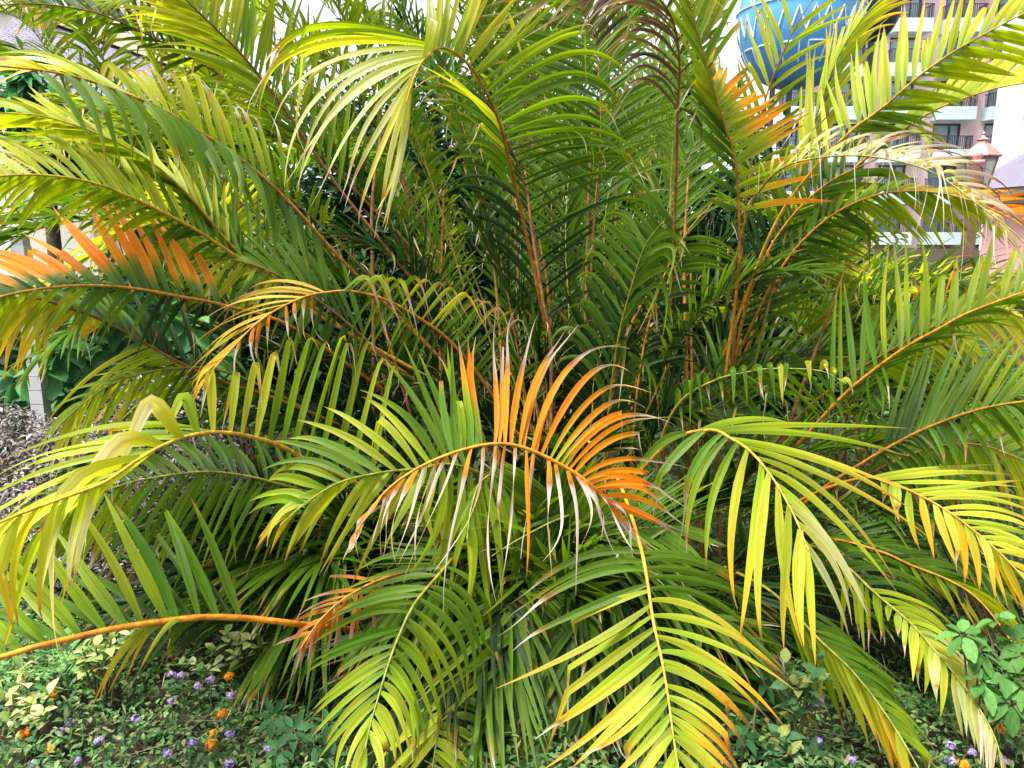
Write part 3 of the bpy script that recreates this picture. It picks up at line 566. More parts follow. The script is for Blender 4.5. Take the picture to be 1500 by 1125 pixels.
m = MB(); h4 = 56 * s3; m.box(xc - h4, xc + h4, pv[1] - h4, pv[1] + h4, 0, ze - .304, c=(.66, .36, .36)); m.build('wall', M_PLAIN, pr_, pvo)
tag(pr_, 'small pavilion with a lavender tiled roof cut by the right edge', 'pavilion')
# lamp post
lc = P(1437, 232, 9.0); lr = empty('street_lamp', (lc[0], lc[1], 0)); lo_ = np.array([lc[0], lc[1], 0]); u = 9.0 / FPX; ROSE = (.36, .16, .15)
m = MB(); m.lathe([(.0, 0), (.13, 0), (.13, .12), (.07, .2), (.05, .3), (.045, lc[2] - .52), (.07, lc[2] - .47), (.05, lc[2] - .42), (0, lc[2] - .42)], lo_, 16, c=ROSE); m.build('post', M_METAL, lr, lo_, smooth=True)
zg0, zg1 = lc[2] + (232 - 272) * u, lc[2] + (232 - 231) * u
m = MB(); m.lathe([(0, zg0 - .09), (.05, zg0 - .09), (.09, zg0 - .03), (.12, zg0), (0, zg0)], lo_, 6, c=ROSE, rot=.3); m.build('lantern_base', M_METAL, lr, lo_)
m = MB(); m.lathe([(.10, zg0 + .004), (.165, zg1 - .004)], lo_, 6, c=(.8, .8, .75), rot=.3)
gl, nn_, b_, o_ = new_mat('lamp_glass'); b_.inputs['Base Color'].default_value = (.62, .66, .62, 1); b_.inputs['Roughness'].default_value = .15; b_.inputs['Transmission Weight'].default_value = .55
m.build('lantern_glass', gl, lr, lo_)
m = MB()
for k in range(6):
    a = .3 + k * math.pi / 3; m.tube(np.array([lo_ + [.107 * math.cos(a), .107 * math.sin(a), zg0], lo_ + [.175 * math.cos(a), .175 * math.sin(a), zg1]]), .010, 6, c=ROSE)
m.build('lantern_frame', M_METAL, lr, lo_)
m = MB(); m.lathe([(0, zg1 + .002), (.21, zg1 + .002), (.215, zg1 + .02), (.15, zg1 + .09), (.07, zg1 + .155), (.055, zg1 + .19), (.075, zg1 + .2), (.03, zg1 + .225), (.014, zg1 + .25), (.022, zg1 + .265), (.01, zg1 + .29), (0, zg1 + .30)], lo_, 6, c=ROSE, rot=.3); m.build('lantern_roof', M_METAL, lr, lo_)
tag(lr, 'dusky pink lantern style street lamp in front of the hotel', 'street lamp')
gp = P(1428, 262, 8.6); gr_ = empty('pink_bollard_post', (gp[0], gp[1], 0)); go_ = np.array([gp[0], gp[1], 0.]); 
m = MB(); zt_ = gp[2] + .17; m.lathe([(0, 0), (.07, 0), (.065, zt_ - .02), (.08, zt_), (.08, zt_ + .03), (0, zt_ + .03)], go_, 14, c=(.62, .30, .27)); m.build('shaft', M_PLAIN, gr_, go_, smooth=True)
m = MB(); m.lathe([(0, zt_ + .032), (.03, zt_ + .032), (.058, zt_ + .07), (.05, zt_ + .11), (.02, zt_ + .135), (0, zt_ + .14)], go_, 14, c=(.58, .27, .25)); m.build('finial', M_PLAIN, gr_, go_, smooth=True)
tag(gr_, 'round topped salmon pink post just in front of the street lamp', 'post')
# blue patterned globe and dark globe
gc_ = P(1172, 22, 25.0); ru = 25 / FPX; gb = empty('blue_globe_sculpture', (gc_[0], gc_[1], 0)); gbo = np.array([gc_[0], gc_[1], 0.])
th = np.linspace(-math.pi / 2, math.pi / 2, 33); RX, RZ = 89 * ru, 103 * ru
m = MB(); m.lathe(np.stack([RX * np.cos(th) ** .8, gc_[2] + RZ * np.sin(th)], -1), gbo, 48, c=(.09, .34, .66)); body = m.build('globe', M_METAL, gb, gbo, smooth=True)
def onglobe(a, b):   # a: degrees round the globe from facing the viewer, b: degrees up
    a = R(a); b = R(b); r = RX * math.cos(b) ** .8 + .012
    return gbo + [r * math.sin(a), -r * math.cos(a), gc_[2] + RZ * math.sin(b)]
m = MB()
def stroke(pts):
    d = []
    for (a0, b0), (a1, b1) in zip(pts[:-1], pts[1:]):
        for q in np.linspace(0, 1, 7)[:-1]: d.append((lerp(a0, a1, q), lerp(b0, b1, q)))
    d.append(pts[-1]); m.tube(np.array([onglobe(*q) for q in d]), .028, 5, c=(.62, .74, .82))
for k in range(-4, 5):
    a = k * 26
    stroke([(a - 9, -48), (a - 9, -30), (a + 8, -30), (a + 8, -48)]); stroke([(a - 13, -22), (a - 6, -4), (a, -20), (a + 6, -4), (a + 13, -22)])
    stroke([(a - 12, 2), (a, 22), (a + 12, 2), (a - 12, 2)]); t_ = np.linspace(0, 4.5 * math.pi, 30); stroke([(a + 9 * q / 14 * math.cos(q), 38 + 9 * q / 14 * math.sin(q)) for q in t_])
m.build('line_pattern', M_PLAIN, body, gbo)
for dx in (-.9, -.35, .35, .9):
    m = MB(); m.tube(np.array([gbo + [dx, -.5, 0], gbo + [dx, -.5, gc_[2] - RZ * .8]]), .09, 8, c=(.03, .03, .035)); m.build('leg', M_METAL, gb, gbo)
tag(gb, 'huge blue globe sculpture with white line drawings behind the fronds', 'sculpture')
dc_ = P(1285, -40, 28.0); db = empty('dark_globe_sculpture', (dc_[0], dc_[1], 0)); dbo = np.array([dc_[0], dc_[1], 0.]); rd = 28 / FPX
m = MB(); m.lathe(np.stack([45 * rd * np.cos(th) ** .8, dc_[2] + 95 * rd * np.sin(th)], -1), dbo, 40, c=(.018, .03, .045)); m.build('globe', M_METAL, db, dbo, smooth=True)
m = MB(); m.tube(np.array([dbo, dbo + [0, 0, dc_[2] - 90 * rd]]), .12, 10, c=(.03, .03, .035)); m.build('pole', M_METAL, db, dbo)
tag(db, 'tall dark blue black globe sculpture right of the patterned blue one', 'sculpture')
# ---- traced fronds, front to back
TF = tips_frond
# big orange frond in the middle, its tips withered
TF('orange frond with withered pinkish white tips, arching over the middle of the palm',
   [(985, 850, 2.75), (935, 790, 2.35), (885, 728, 2.16), (820, 680, 2.08), (740, 650, 2.02), (650, 668, 1.97), (570, 715, 1.93), (515, 790, 1.90)], 1, [
   dict(e=[(900,740,1005,800,.0,960,765),(872,716,1000,765,.02,945,722),(855,702,995,717,.03,930,680),(840,694,992,655,.05,915,642),(825,684,992,618,.06,905,606),(808,674,955,580,.08,880,578),(795,668,940,552,.08,862,556),(780,662,905,505,.1,835,540),(765,656,840,470,.12,795,540),(750,652,815,440,.12,765,540),(735,650,728,432,.12,742,555),(718,651,716,432,.12,710,555)],
        n=26, w=.026, pre=['orange','orange','thinor2','orange','orange'], dry=(.42,.97,(.50,.38,.36)), jit=6, face=.7),
   dict(e=[(705,653,700,500,.12,698,580),(690,655,665,500,.12,680,580),(660,665,643,500,.12,655,585)], n=11, w=.030, pre=['g_or','g_or','yg','green'], dry=(.1,.4,(.42,.33,.30)), jit=5, face=.6),
   dict(e=[(930,780,975,815,-.02,950,800),(885,728,935,815,-.05,915,770),(850,698,885,815,-.08,872,755),(825,682,832,850,-.10,838,760),(790,665,785,855,-.10,792,755),(755,652,735,850,-.10,750,750),(720,650,690,880,-.10,712,755),(690,655,640,860,-.08,668,745),(650,668,600,830,-.05,620,740),(600,695,570,810,-.04,578,745),(560,722,535,805,-.02,540,765),(520,780,500,830,0,506,805)],
        n=34, w=.027, pre=['orange','orange','orange','rust'], dry=(.88,.97,(.60,.49,.45)), jit=7, face=.5)],
   st='thick', rad=(.008,.002), tint=1.15)

# pale frond right of the middle coming toward the viewer
TF('pale lime frond spreading broad leaflets at right of centre',
   [(930, 700, 2.9), (985, 645, 2.55), (1040, 630, 2.35), (1070, 642, 2.25), (1100, 662, 2.16), (1133, 702, 2.06), (1163, 755, 1.97), (1184, 806, 1.91)], 1, [
   dict(e=[(1000,637,905,700,0,948,650),(1030,631,940,760,-.04,972,675),(1055,636,985,840,-.06,1003,715),(1075,645,1010,830,-.07,1032,725),(1095,658,1078,890,-.08,1078,770),(1115,680,1110,940,-.08,1105,800),(1140,712,1142,945,-.07,1140,830),(1163,755,1158,955,-.05,1160,860),(1184,805,1200,972,-.04,1192,890)],
        n=13, w=.044, pre=['green','yg','gy','lg_y','lg_y'], dry=(.10,.6,DRY), jit=6, face=.7),
   dict(e=[(1010,634,1100,610,.15,1060,615),(1045,632,1353,655,.18,1200,630),(1070,642,1345,730,.14,1210,668),(1100,662,1320,830,.10,1215,720),(1133,702,1285,880,.06,1215,770),(1163,755,1262,910,.03,1222,820),(1182,800,1232,945,0,1210,870)],
        n=14, w=.040, pre=['yg','gy','lime','pale'], dry=(.08,.4,DRY), jit=7, face=.6)], st='yel', rad=(.009,.002), tint=1.08)

# bottom right of centre, hanging frond with yellow leaflet ends
TF('hanging frond whose leaflets turn yellow and withered toward their ends',
   [(900, 690, 2.85), (918, 735, 2.45), (938, 800, 2.16), (948, 850, 2.07), (957, 910, 1.98), (970, 970, 1.90), (980, 1030, 1.83), (988, 1090, 1.77), (1000, 1160, 1.71)], 2, [
   dict(e=[(938,800,750,880,.02,845,815),(945,835,755,930,.02,850,860),(950,865,755,965,0,850,910),(955,900,735,1045,-.03,850,970),(960,930,760,1090,-.04,855,1010),(967,960,815,1080,-.06,890,1020),(973,990,815,1120,-.07,895,1060),(978,1015,870,1130,-.08,925,1070),(985,1070,910,1190,-.08,948,1130),(998,1150,970,1230,-.05,985,1190)],
        n=22, w=.036, pre=['green','gy','gy','yg_or','yg_or'], dry=(.22,.6,WH), jit=6, face=.65),
   dict(e=[(938,800,1120,850,.06,1030,805),(945,840,1150,930,.05,1050,860),(953,890,1150,990,.02,1055,910),(963,940,1140,1060,0,1055,975),(973,990,1125,1110,-.03,1050,1030),(983,1050,1090,1150,-.04,1040,1090),(998,1150,1040,1230,-.03,1020,1190)],
        n=23, w=.036, pre=['green','gy','yg_or','yg_or','gy'], dry=(.18,.7,(.16,.10,.09)), jit=6, face=.65)], st='yel', rad=(.009,.002))

# bottom centre frond, green
TF('fresh green frond drooping straight down at bottom centre',
   [(760, 740, 2.95), (690, 790, 2.55), (640, 845, 2.25), (607, 885, 2.14), (585, 930, 2.07), (570, 970, 2.01), (556, 1015, 1.95), (543, 1060, 1.89), (532, 1110, 1.83)], 1, [
   dict(e=[(665,818,735,960,.06,720,860),(640,845,725,1000,.04,705,900),(618,870,700,1015,.03,680,920),(600,897,672,1040,.02,650,950),(585,930,652,1060,0,628,980),(575,955,640,1080,-.02,612,1005),(565,985,622,1105,-.02,600,1030),(553,1025,590,1110,-.03,577,1060),(540,1075,560,1150,-.03,553,1110)],
        n=22, w=.033, pre=['green','yg','yg','lime'], dry=(.06,.4,BR), jit=5, face=.7),
   dict(e=[(680,800,510,830,.04,590,795),(650,835,488,880,.04,570,840),(607,885,468,930,.02,535,895),(590,918,458,975,0,520,935),(578,948,452,1030,-.02,510,980),(568,975,458,1070,-.03,510,1015),(556,1015,470,1110,-.04,510,1060),(545,1050,505,1140,-.04,522,1095),(534,1100,520,1180,-.03,525,1140)],
        n=22, w=.033, pre=['green','green','yg','lime'], dry=(.05,.3,BR), jit=5, face=.7)], st='gr', rad=(.008,.0018))
TF('', [(800, 800, 3.0), (740, 880, 2.6), (690, 960, 2.4), (655, 1030, 2.28), (640, 1085, 2.2), (630, 1150, 2.12)], 1, [
   dict(e=[(740,880,860,980,.05,810,900),(700,945,830,1060,.04,780,970),(670,1000,795,1110,.02,740,1020),(650,1045,750,1130,0,705,1060),(640,1085,700,1160,-.02,675,1110),(632,1140,660,1200,0,650,1170)], n=19, w=.034, pre=['mid','green','lime'], dry=(.05,.2,WH), face=.6),
   dict(e=[(740,880,600,930,.05,670,880),(700,945,570,1030,.03,630,965),(670,1000,550,1100,0,610,1030),(650,1045,545,1150,-.02,600,1085),(640,1085,560,1180,-.03,605,1120)], n=16, w=.034, pre=['mid','green','lime'], face=.6)], st='gr')

# left arched frond with folded-over leaflets
TF('arched frond at left whose upper leaflets fold over and hang with pale ends',
   [(640, 790, 3.05), (540, 718, 2.75), (463, 682, 2.5), (410, 653, 2.35), (360, 638, 2.23), (317, 633, 2.14), (280, 638, 2.06), (240, 652, 1.97), (200, 675, 1.88), (150, 708, 1.78), (83, 733, 1.68), (0, 765, 1.58), (-70, 800, 1.52)], 1, [
   dict(e=[(540,718,590,560,.12,580,520),(515,704,575,560,.12,560,515),(490,690,556,545,.1,538,503),(467,680,532,560,.1,516,492),(448,673,512,540,.08,500,486),(430,662,487,525,.08,478,503),(412,655,470,518,.06,455,488),(393,648,447,537,.05,433,495),(375,643,413,574,.04,403,515),(355,637,387,607,.03,378,528),(337,634,328,630,.0,349,544),(313,632,291,612,0,310,544)],
        w=.036, pre=['yg','yg','lg_y'], dry=(.22,.7,WH), fold=True, face=.75, exact=True, tint=1.1),
   dict(e=[(290,634,233,660,-.03,270,582)], w=.050, pre='gy', fold=True, face=.8, exact=True),
   dict(e=[(265,641,176,705,-.06,224,592),(237,654,60,860,-.14,184,640),(205,672,-15,1000,-.16,118,700)], w=.082, pre='cream', fold=True, face=.85, exact=True),
   dict(e=[(230,657,85,890,-.12,130,745),(180,688,5,1000,-.1,60,790)], w=.040, pre='lg_y', fold=True, face=.6, exact=True),
   dict(e=[(330,633,20,660,-.10,170,615),(290,636,5,690,-.12,140,640),(255,647,-30,730,-.12,90,672),(200,675,-60,800,-.10,60,715),(150,708,-70,870,-.08,30,770),(83,733,-60,930,-.06,0,820),(0,765,-90,960,-.04,-60,850)],
        n=18, w=.034, pre=['yg','lime','lime','pale'], dry=(.05,.2,DRY), jit=7, face=.45),
   dict(e=[(150,708,120,860,-.02,128,780),(83,733,50,900,-.02,55,820),(20,757,-20,950,0,-10,850)], n=7, w=.036, pre=['cream','lg_y'], dry=(.1,.4,DRY), face=.7)],
   st='yel', rad=(.011,.003), tint=1.05)
TF('', [(560, 800, 3.1), (480, 735, 2.8), (405, 708, 2.6), (340, 694, 2.5), (283, 692, 2.4), (187, 708, 2.27), (100, 745, 2.15), (30, 800, 2.05)], 1, [
   dict(e=[(480,735,470,620,.15),(405,708,370,640,.15),(340,694,290,630,.15),(283,692,220,650,.12),(187,708,100,680,.1),(60,775,-20,790,.05)], n=24, w=.032, pre=['mid','green'], face=.5),
   dict(e=[(480,735,430,850,-.02),(405,708,340,830,-.05),(340,694,270,840,-.08),(283,692,190,860,-.1),(187,708,90,880,-.1),(60,775,-10,900,-.05)], n=24, w=.032, pre=['green','green','yg'], face=.5)], st='gr')

# bottom left frond, thick orange stalk
TF('low frond at bottom left on a thick smooth orange stalk',
   [(640, 930, 3.2), (520, 922, 2.65), (437, 914, 2.32), (367, 906, 2.2), (300, 904, 2.1), (233, 911, 2.02), (167, 921, 1.94), (100, 936, 1.86), (33, 953, 1.79), (-60, 985, 1.71), (-150, 1030, 1.65)], 2, [
   dict(e=[(368,906,300,735,.12),(340,904,265,735,.12),(310,904,235,745,.12),(285,905,205,715,.1),(255,908,165,720,.1),(225,912,130,730,.1),(195,916,90,745,.1),(165,921,60,780,.1),(130,928,20,800,.08),(70,943,-40,830,.05),(0,965,-100,860,.04),(-100,1005,-180,940,0)], n=17, w=.046, pre=['green','yg','yg','yg'], arch=.06, jit=5, face=.7),
   dict(e=[(368,906,270,740,.3),(310,904,190,770,.3),(255,908,120,810,.28),(195,916,60,840,.25),(100,936,-40,870,.2),(-60,985,-150,950,.1)], n=12, w=.036, pre=['mid','green'], arch=.06, face=.6),
   dict(e=[(350,906,265,975,-.02,305,930),(300,904,230,970,-.04,262,925),(250,908,170,1010,-.08,200,935),(235,911,150,1045,-.10,178,965),(225,912,158,1040,-.10,180,955)], n=13, w=.024, pre=['dark','mid','gy'], dry=(.15,.5,RU), face=.4)],
   st='thick', rad=(.0112,.006))

# left frond with orange upper leaflets
TF('left frond whose upper leaflets are bright orange along their outer half',
   [(560, 570, 3.2), (430, 480, 2.95), (330, 448, 2.7), (260, 434, 2.52), (200, 423, 2.4), (133, 418, 2.27), (67, 422, 2.14), (0, 435, 2.02), (-70, 460, 1.92)], 2, [
   dict(e=[(330,448,290,345,.12),(300,440,247,317,.12),(265,435,213,300,.12),(235,430,180,287,.12),(210,425,140,298,.12),(180,420,80,320,.12),(155,419,53,333,.11),(130,418,18,347,.1),(100,419,-20,365,.1),(50,425,-80,385,.08),(-60,455,-160,430,.05)], n=26, w=.050, pre='dg_or', arch=.08, dry=(.06,.3,BR), jit=4, face=.65),
   dict(e=[(330,448,330,545,-.02),(270,437,235,520,-.04),(200,423,150,500,-.06),(133,418,70,500,-.07),(67,422,-10,520,-.06),(-60,455,-110,540,-.03)], n=22, w=.030, pre=['dark','mid','yg','yg'], face=.5, arch=.2)], st='or', rad=(.010,.003))
TF('', [(560, 650, 3.3), (420, 590, 3.0), (330, 560, 2.8), (257, 528, 2.62), (200, 495, 2.5), (147, 468, 2.38), (97, 450, 2.26), (47, 437, 2.15), (-20, 440, 2.05)], 2, [
   dict(e=[(300,546,255,405,.12),(257,528,205,415,.12),(200,495,140,420,.12),(147,468,90,425,.1),(47,437,-20,410,.08)], n=15, w=.040, pre=['dark','mid','green'], arch=.03, face=.7),
   dict(e=[(150,470,118,500,-.02,138,485),(125,460,95,470,-.02,110,462),(100,451,60,520,-.1,75,470),(85,447,20,540,-.12,50,480),(60,440,-10,545,-.12,15,480),(30,436,-50,530,-.1,-20,470)], n=17, w=.032, pre=['yellow','gy','gy','lg_y'], face=.5),
   dict(e=[(330,560,230,640,-.1,270,575),(290,545,150,640,-.1,215,575),(250,525,110,650,-.1,165,570),(215,505,60,620,-.1,130,545)], n=15, w=.026, pre=['yg','gy','lime'], dry=(.1,.3,WH), face=.45)], st='br', rad=(.010,.0025))
TF('', [(600, 690, 3.4), (430, 590, 3.05), (330, 545, 2.8), (250, 540, 2.6), (170, 560, 2.45), (100, 610, 2.32), (60, 660, 2.25)], 1, [
   dict(e=[(400,575,360,500,.1),(300,540,230,520,.05),(200,550,120,560,.02),(100,610,40,660,0)], n=14, w=.022, pre=['mid','yg'], face=.4),
   dict(e=[(400,575,330,640,-.05),(300,540,240,640,-.05),(230,542,170,680,-.08),(170,560,110,690,-.05),(100,610,60,710,0)], n=18, w=.024, pre=['mid','yg','lime'], dry=(.15,.4,WH), face=.4)], st='gr')

# left stack of fronds
TF('', [(640, 560, 3.3), (480, 470, 3.05), (380, 400, 2.9), (300, 345, 2.7), (240, 312, 2.55), (187, 287, 2.42), (133, 267, 2.28), (67, 257, 2.14), (0, 258, 2.02), (-70, 270, 1.92)], 1, [
   dict(e=[(380,400,330,255,.1),(300,345,235,215,.08),(240,312,165,190,.06),(187,287,90,180,.05),(133,267,20,185,.04),(67,257,-40,200,.02),(-40,265,-120,230,0)], n=24, w=.032, pre=['green','lime','lime','pale'], arch=.12, face=.5),
   dict(e=[(380,400,360,500,-.03),(300,345,230,390,-.04),(240,312,160,350,-.04),(187,287,100,345,-.05),(133,267,40,330,-.05),(67,257,-20,330,-.04),(-40,265,-90,330,-.02)], n=30, w=.030, pre=['mid','yg','yg'], arch=.22, face=.4)], st='yel', rad=(.010,.003))
TF('', [(640, 580, 3.4), (500, 480, 3.15), (420, 420, 3.0), (345, 365, 2.85), (280, 290, 2.68), (217, 235, 2.52), (140, 195, 2.36), (60, 170, 2.2), (-20, 165, 2.08)], 2, [
   dict(e=[(410,412,412,278,.12),(380,392,375,268,.12),(350,370,338,255,.12),(325,345,318,250,.12),(300,315,270,235,.1),(270,282,235,222,.1),(240,255,200,210,.08),(200,225,120,175,.05),(120,188,30,140,.03),(40,168,-60,140,0)], n=22, w=.034, pre=['green','lime','lime','lime'], arch=.02, face=.7, jit=4, tint=1.1),
   dict(e=[(400,405,340,370,-.05),(350,370,290,330,-.06),(300,315,200,240,-.06),(250,265,130,220,-.06),(200,225,60,200,-.05),(120,188,-20,190,-.04),(40,168,-80,200,-.02)], n=30, w=.032, pre=['mid','yg','lime'], arch=.1, face=.4)], st='yel', rad=(.010,.002))
TF('long diagonal frond at upper left with bleached dry leaflet ends',
   [(640, 520, 3.25), (560, 440, 3.1), (493, 373, 2.95), (430, 303, 2.8), (377, 253, 2.68), (333, 220, 2.58), (283, 187, 2.46), (233, 158, 2.34), (173, 133, 2.22), (100, 110, 2.08), (0, 97, 1.92), (-80, 100, 1.84)], 2, [
   dict(e=[(430,303,402,165,.10,410,190),(400,272,358,150,.08,372,165),(377,253,318,145,.06,340,148),(345,228,295,115,.04,312,135),(320,210,275,122,.02,295,112),(290,192,225,128,0,255,108),(260,173,190,125,-.03,215,105),(225,155,162,165,-.04,178,108),(190,140,122,160,-.05,140,98)], n=17, w=.034, pre=['yg','lime','lime'], dry=(.30,.9,WH), jit=4, fold=True, face=.65),
   dict(e=[(200,145,60,70,.05,130,105),(150,126,0,90,-.02,75,92),(100,110,-30,120,-.04,40,95),(40,101,-80,150,-.05,-30,100),(-60,100,-140,150,0,-110,110)], n=16, w=.032, pre=['lime','cream','deadpale'], dry=(.5,.8,(.66,.63,.56)), jit=8, face=.5),
   dict(e=[(40,101,110,225,.0,85,150),(100,110,170,230,.0,145,160),(173,133,235,248,0,215,180),(233,158,285,268,0,268,205),(283,187,335,290,0,318,230),(333,220,372,320,0,360,265),(400,272,425,375,0,418,320),(470,348,478,450,0,478,400)], n=24, w=.042, pre=['mid','green','green','green'], arch=.1, jit=6, face=.7)], st='or', rad=(.0105,.003))
TF('', [(620, 430, 3.3), (500, 280, 3.15), (417, 160, 2.98), (360, 87, 2.84), (317, 43, 2.72), (273, 0, 2.6), (220, -60, 2.45), (160, -120, 2.3)], 1, [
   dict(e=[(480,250,330,190,.02,410,200),(440,195,280,130,.02,360,145),(417,160,235,85,0,330,105),(385,120,200,60,0,295,72),(360,87,190,38,0,275,45),(335,60,165,15,0,250,25),(300,28,150,-20,0,225,-5),(250,-25,80,-70,0,165,-55),(180,-100,60,-130,0,120,-120)], n=38, w=.036, pre=['yg','lime','lime','gy'], jit=5, face=.6, tint=1.1),
   dict(e=[(500,280,530,80,.12),(460,222,490,30,.12),(417,160,450,-20,.12),(385,120,415,-60,.12),(350,75,375,-90,.1),(300,28,320,-140,.1),(220,-60,230,-200,.05)], n=26, w=.033, pre=['yg','lime'], arch=.03, jit=6, face=.6, tint=1.1)], st='br', rad=(.010,.002))
TF('', [(640, 400, 3.5), (480, 240, 3.35), (350, 130, 3.2), (290, 90, 3.1), (240, 63, 3.0), (187, 37, 2.88), (133, 17, 2.76), (60, 6, 2.62), (0, 8, 2.5), (-60, 20, 2.4)], 2, [
   dict(e=[(330,115,310,-20,.1),(270,78,235,-30,.1),(213,50,160,-40,.1),(160,27,90,-50,.1),(100,10,20,-60,.08),(40,6,-50,-50,.05)], n=16, w=.034, pre='mid', arch=.03, face=.6),
   dict(e=[(330,115,290,175,0),(270,78,205,95,-.02),(213,50,137,42,-.04),(187,37,125,78,-.04),(133,17,70,50,-.03),(60,6,0,50,-.02)], n=10, w=.030, pre=['mid','green'], dry=(.1,.4,RU), face=.5)], st='br')

# hanging pale fan at top centre
TF('pale frond bent over at top centre, its long leaflets fanning down and drying at the ends',
   [(800, 480, 3.3), (768, 330, 3.1), (745, 230, 2.85), (728, 170, 2.66), (700, 113, 2.5), (673, 82, 2.4), (645, 70, 2.32), (622, 86, 2.26), (607, 112, 2.22), (595, 150, 2.19)], 1, [
   dict(e=[(680,88,362,80,-.02,470,25),(660,75,365,150,-.03,450,50),(645,70,390,195,-.03,455,85),(635,76,418,265,-.03,470,125),(625,83,432,235,-.03,500,130),(618,92,465,290,-.04,520,160),(613,100,492,322,-.04,540,185),(609,108,520,335,-.04,560,215),(605,118,545,350,-.04,575,235),(601,130,558,355,-.03,585,250),(598,140,572,312,-.02,588,230)], n=23, w=.032, pre=['yg','lime','pale','pale','pale'], dry=(.18,.75,(.66,.60,.48)), jit=5, face=.6, tint=1.05),
   dict(e=[(740,210,955,275,.05,880,200),(730,175,930,190,.08,850,130),(722,155,922,150,.1,850,90),(712,135,918,92,.1,840,55),(705,120,880,20,.12,800,60),(695,108,835,-20,.12,765,45),(685,95,790,-50,.12,735,20),(672,82,740,-60,.12,705,10),(655,73,700,-60,.12,678,5),(645,71,655,-70,.1,650,0),(635,76,640,-60,.1,640,0)], n=22, w=.034, pre=['green','yg','lime','lime'], dry=(.16,.5,(.66,.58,.44)), jit=5, face=.65),
   dict(e=[(640,71,625,-40,.05,628,15),(615,95,648,60,-.05,640,30)], n=2, w=.05, pre='cream', jit=2, face=.8),
   dict(e=[(738,200,640,110,-.06,700,150),(728,170,640,95,-.08,680,125),(760,300,700,250,-.04,720,250)], n=10, w=.030, pre=['green','lime'], jit=5, face=.5)], st='or', rad=(.010,.002))
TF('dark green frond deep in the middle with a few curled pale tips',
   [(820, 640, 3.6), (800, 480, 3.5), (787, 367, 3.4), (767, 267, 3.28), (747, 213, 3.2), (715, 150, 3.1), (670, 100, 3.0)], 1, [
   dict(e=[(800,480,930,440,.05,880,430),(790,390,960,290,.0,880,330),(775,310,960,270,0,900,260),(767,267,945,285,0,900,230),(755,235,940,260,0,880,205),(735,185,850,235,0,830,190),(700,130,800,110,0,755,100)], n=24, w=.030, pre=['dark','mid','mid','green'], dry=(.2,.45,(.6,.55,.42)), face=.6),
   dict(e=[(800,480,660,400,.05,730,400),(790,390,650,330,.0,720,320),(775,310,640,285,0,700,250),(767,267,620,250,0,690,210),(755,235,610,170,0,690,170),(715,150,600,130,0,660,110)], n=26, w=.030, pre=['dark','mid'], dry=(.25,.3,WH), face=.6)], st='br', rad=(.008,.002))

# dead dark frond top right of centre
TF('dead frond with curling blackish brown leaflets at top',
   [(985, 420, 3.2), (990, 260, 3.0), (993, 150, 2.85), (995, 90, 2.75), (985, 30, 2.65), (950, -20, 2.55), (900, -50, 2.45)], 1, [
   dict(e=[(992,170,900,190,-.02,945,130),(993,130,890,165,-.03,950,90),(994,110,880,115,-.03,935,75),(992,85,875,100,-.03,940,45),(988,50,870,50,-.03,930,10),(975,15,830,40,-.03,900,-20),(940,-25,790,60,-.04,860,-10),(900,-50,700,70,-.04,790,0)], n=26, w=.022, pre='brown', dry=(.0,.0,DRY), jit=10, face=.4),
   dict(e=[(992,170,1000,300,0,1010,220),(995,110,1050,170,.0,1040,80),(990,60,1070,60,0,1040,20),(970,5,1060,-20,0,1010,-30)], n=8, w=.028, pre='brown', jit=10, face=.4)], st='br', rad=(.010,.003))
TF('', [(860, 520, 3.5), (870, 330, 3.4), (880, 180, 3.35), (868, 50, 3.3), (820, -60, 3.2)], 1, [
   dict(e=[(872,300,750,230,0),(880,180,740,130,0),(872,90,700,60,0),(840,-20,700,-20,0)], n=22, w=.032, pre=['mid','green'], arch=.18, dry=(.3,.2,BR), face=.5),
   dict(e=[(872,300,1000,240,0),(880,180,1000,120,0),(872,90,960,20,0),(840,-20,900,-100,0)], n=22, w=.032, pre=['mid','green','brown'], arch=.18, face=.5)], st='br')

# right: orange tipped frond
TF('upright frond at upper right with a row of orange ended leaflets',
   [(1055, 640, 3.3), (1063, 548, 3.22), (1077, 442, 3.12), (1083, 370, 3.02), (1079, 250, 2.86), (1063, 187, 2.76), (1047, 135, 2.68), (1020, 40, 2.56), (1000, -30, 2.48)], 3, [
   dict(e=[(1083,320,1230,300,.02),(1079,250,1185,188,.04),(1073,225,1175,160,.04),(1068,205,1152,152,.05),(1062,185,1140,145,.06),(1056,165,1112,118,.06),(1050,148,1080,102,.06),(1044,130,1062,92,.06),(1037,105,1045,85,.05),(1030,80,1032,70,.04)], n=24, w=.044, pre='rowor', jit=3, arch=.03, face=.8),
   dict(e=[(1083,330,1020,320,0),(1079,250,1000,180,.02),(1063,187,985,95,.03),(1047,135,980,40,.03),(1030,80,960,-30,.03),(1010,0,960,-80,.02)], n=24, w=.034, pre=['mid','yg','yg'], arch=.06, face=.6),
   dict(e=[(1040,110,1120,-10,.1),(1028,70,1090,-60,.1),(1010,0,1060,-110,.08)], n=12, w=.034, pre=['yg','lime'], arch=.05, face=.6)], st='or', rad=(.011,.002))
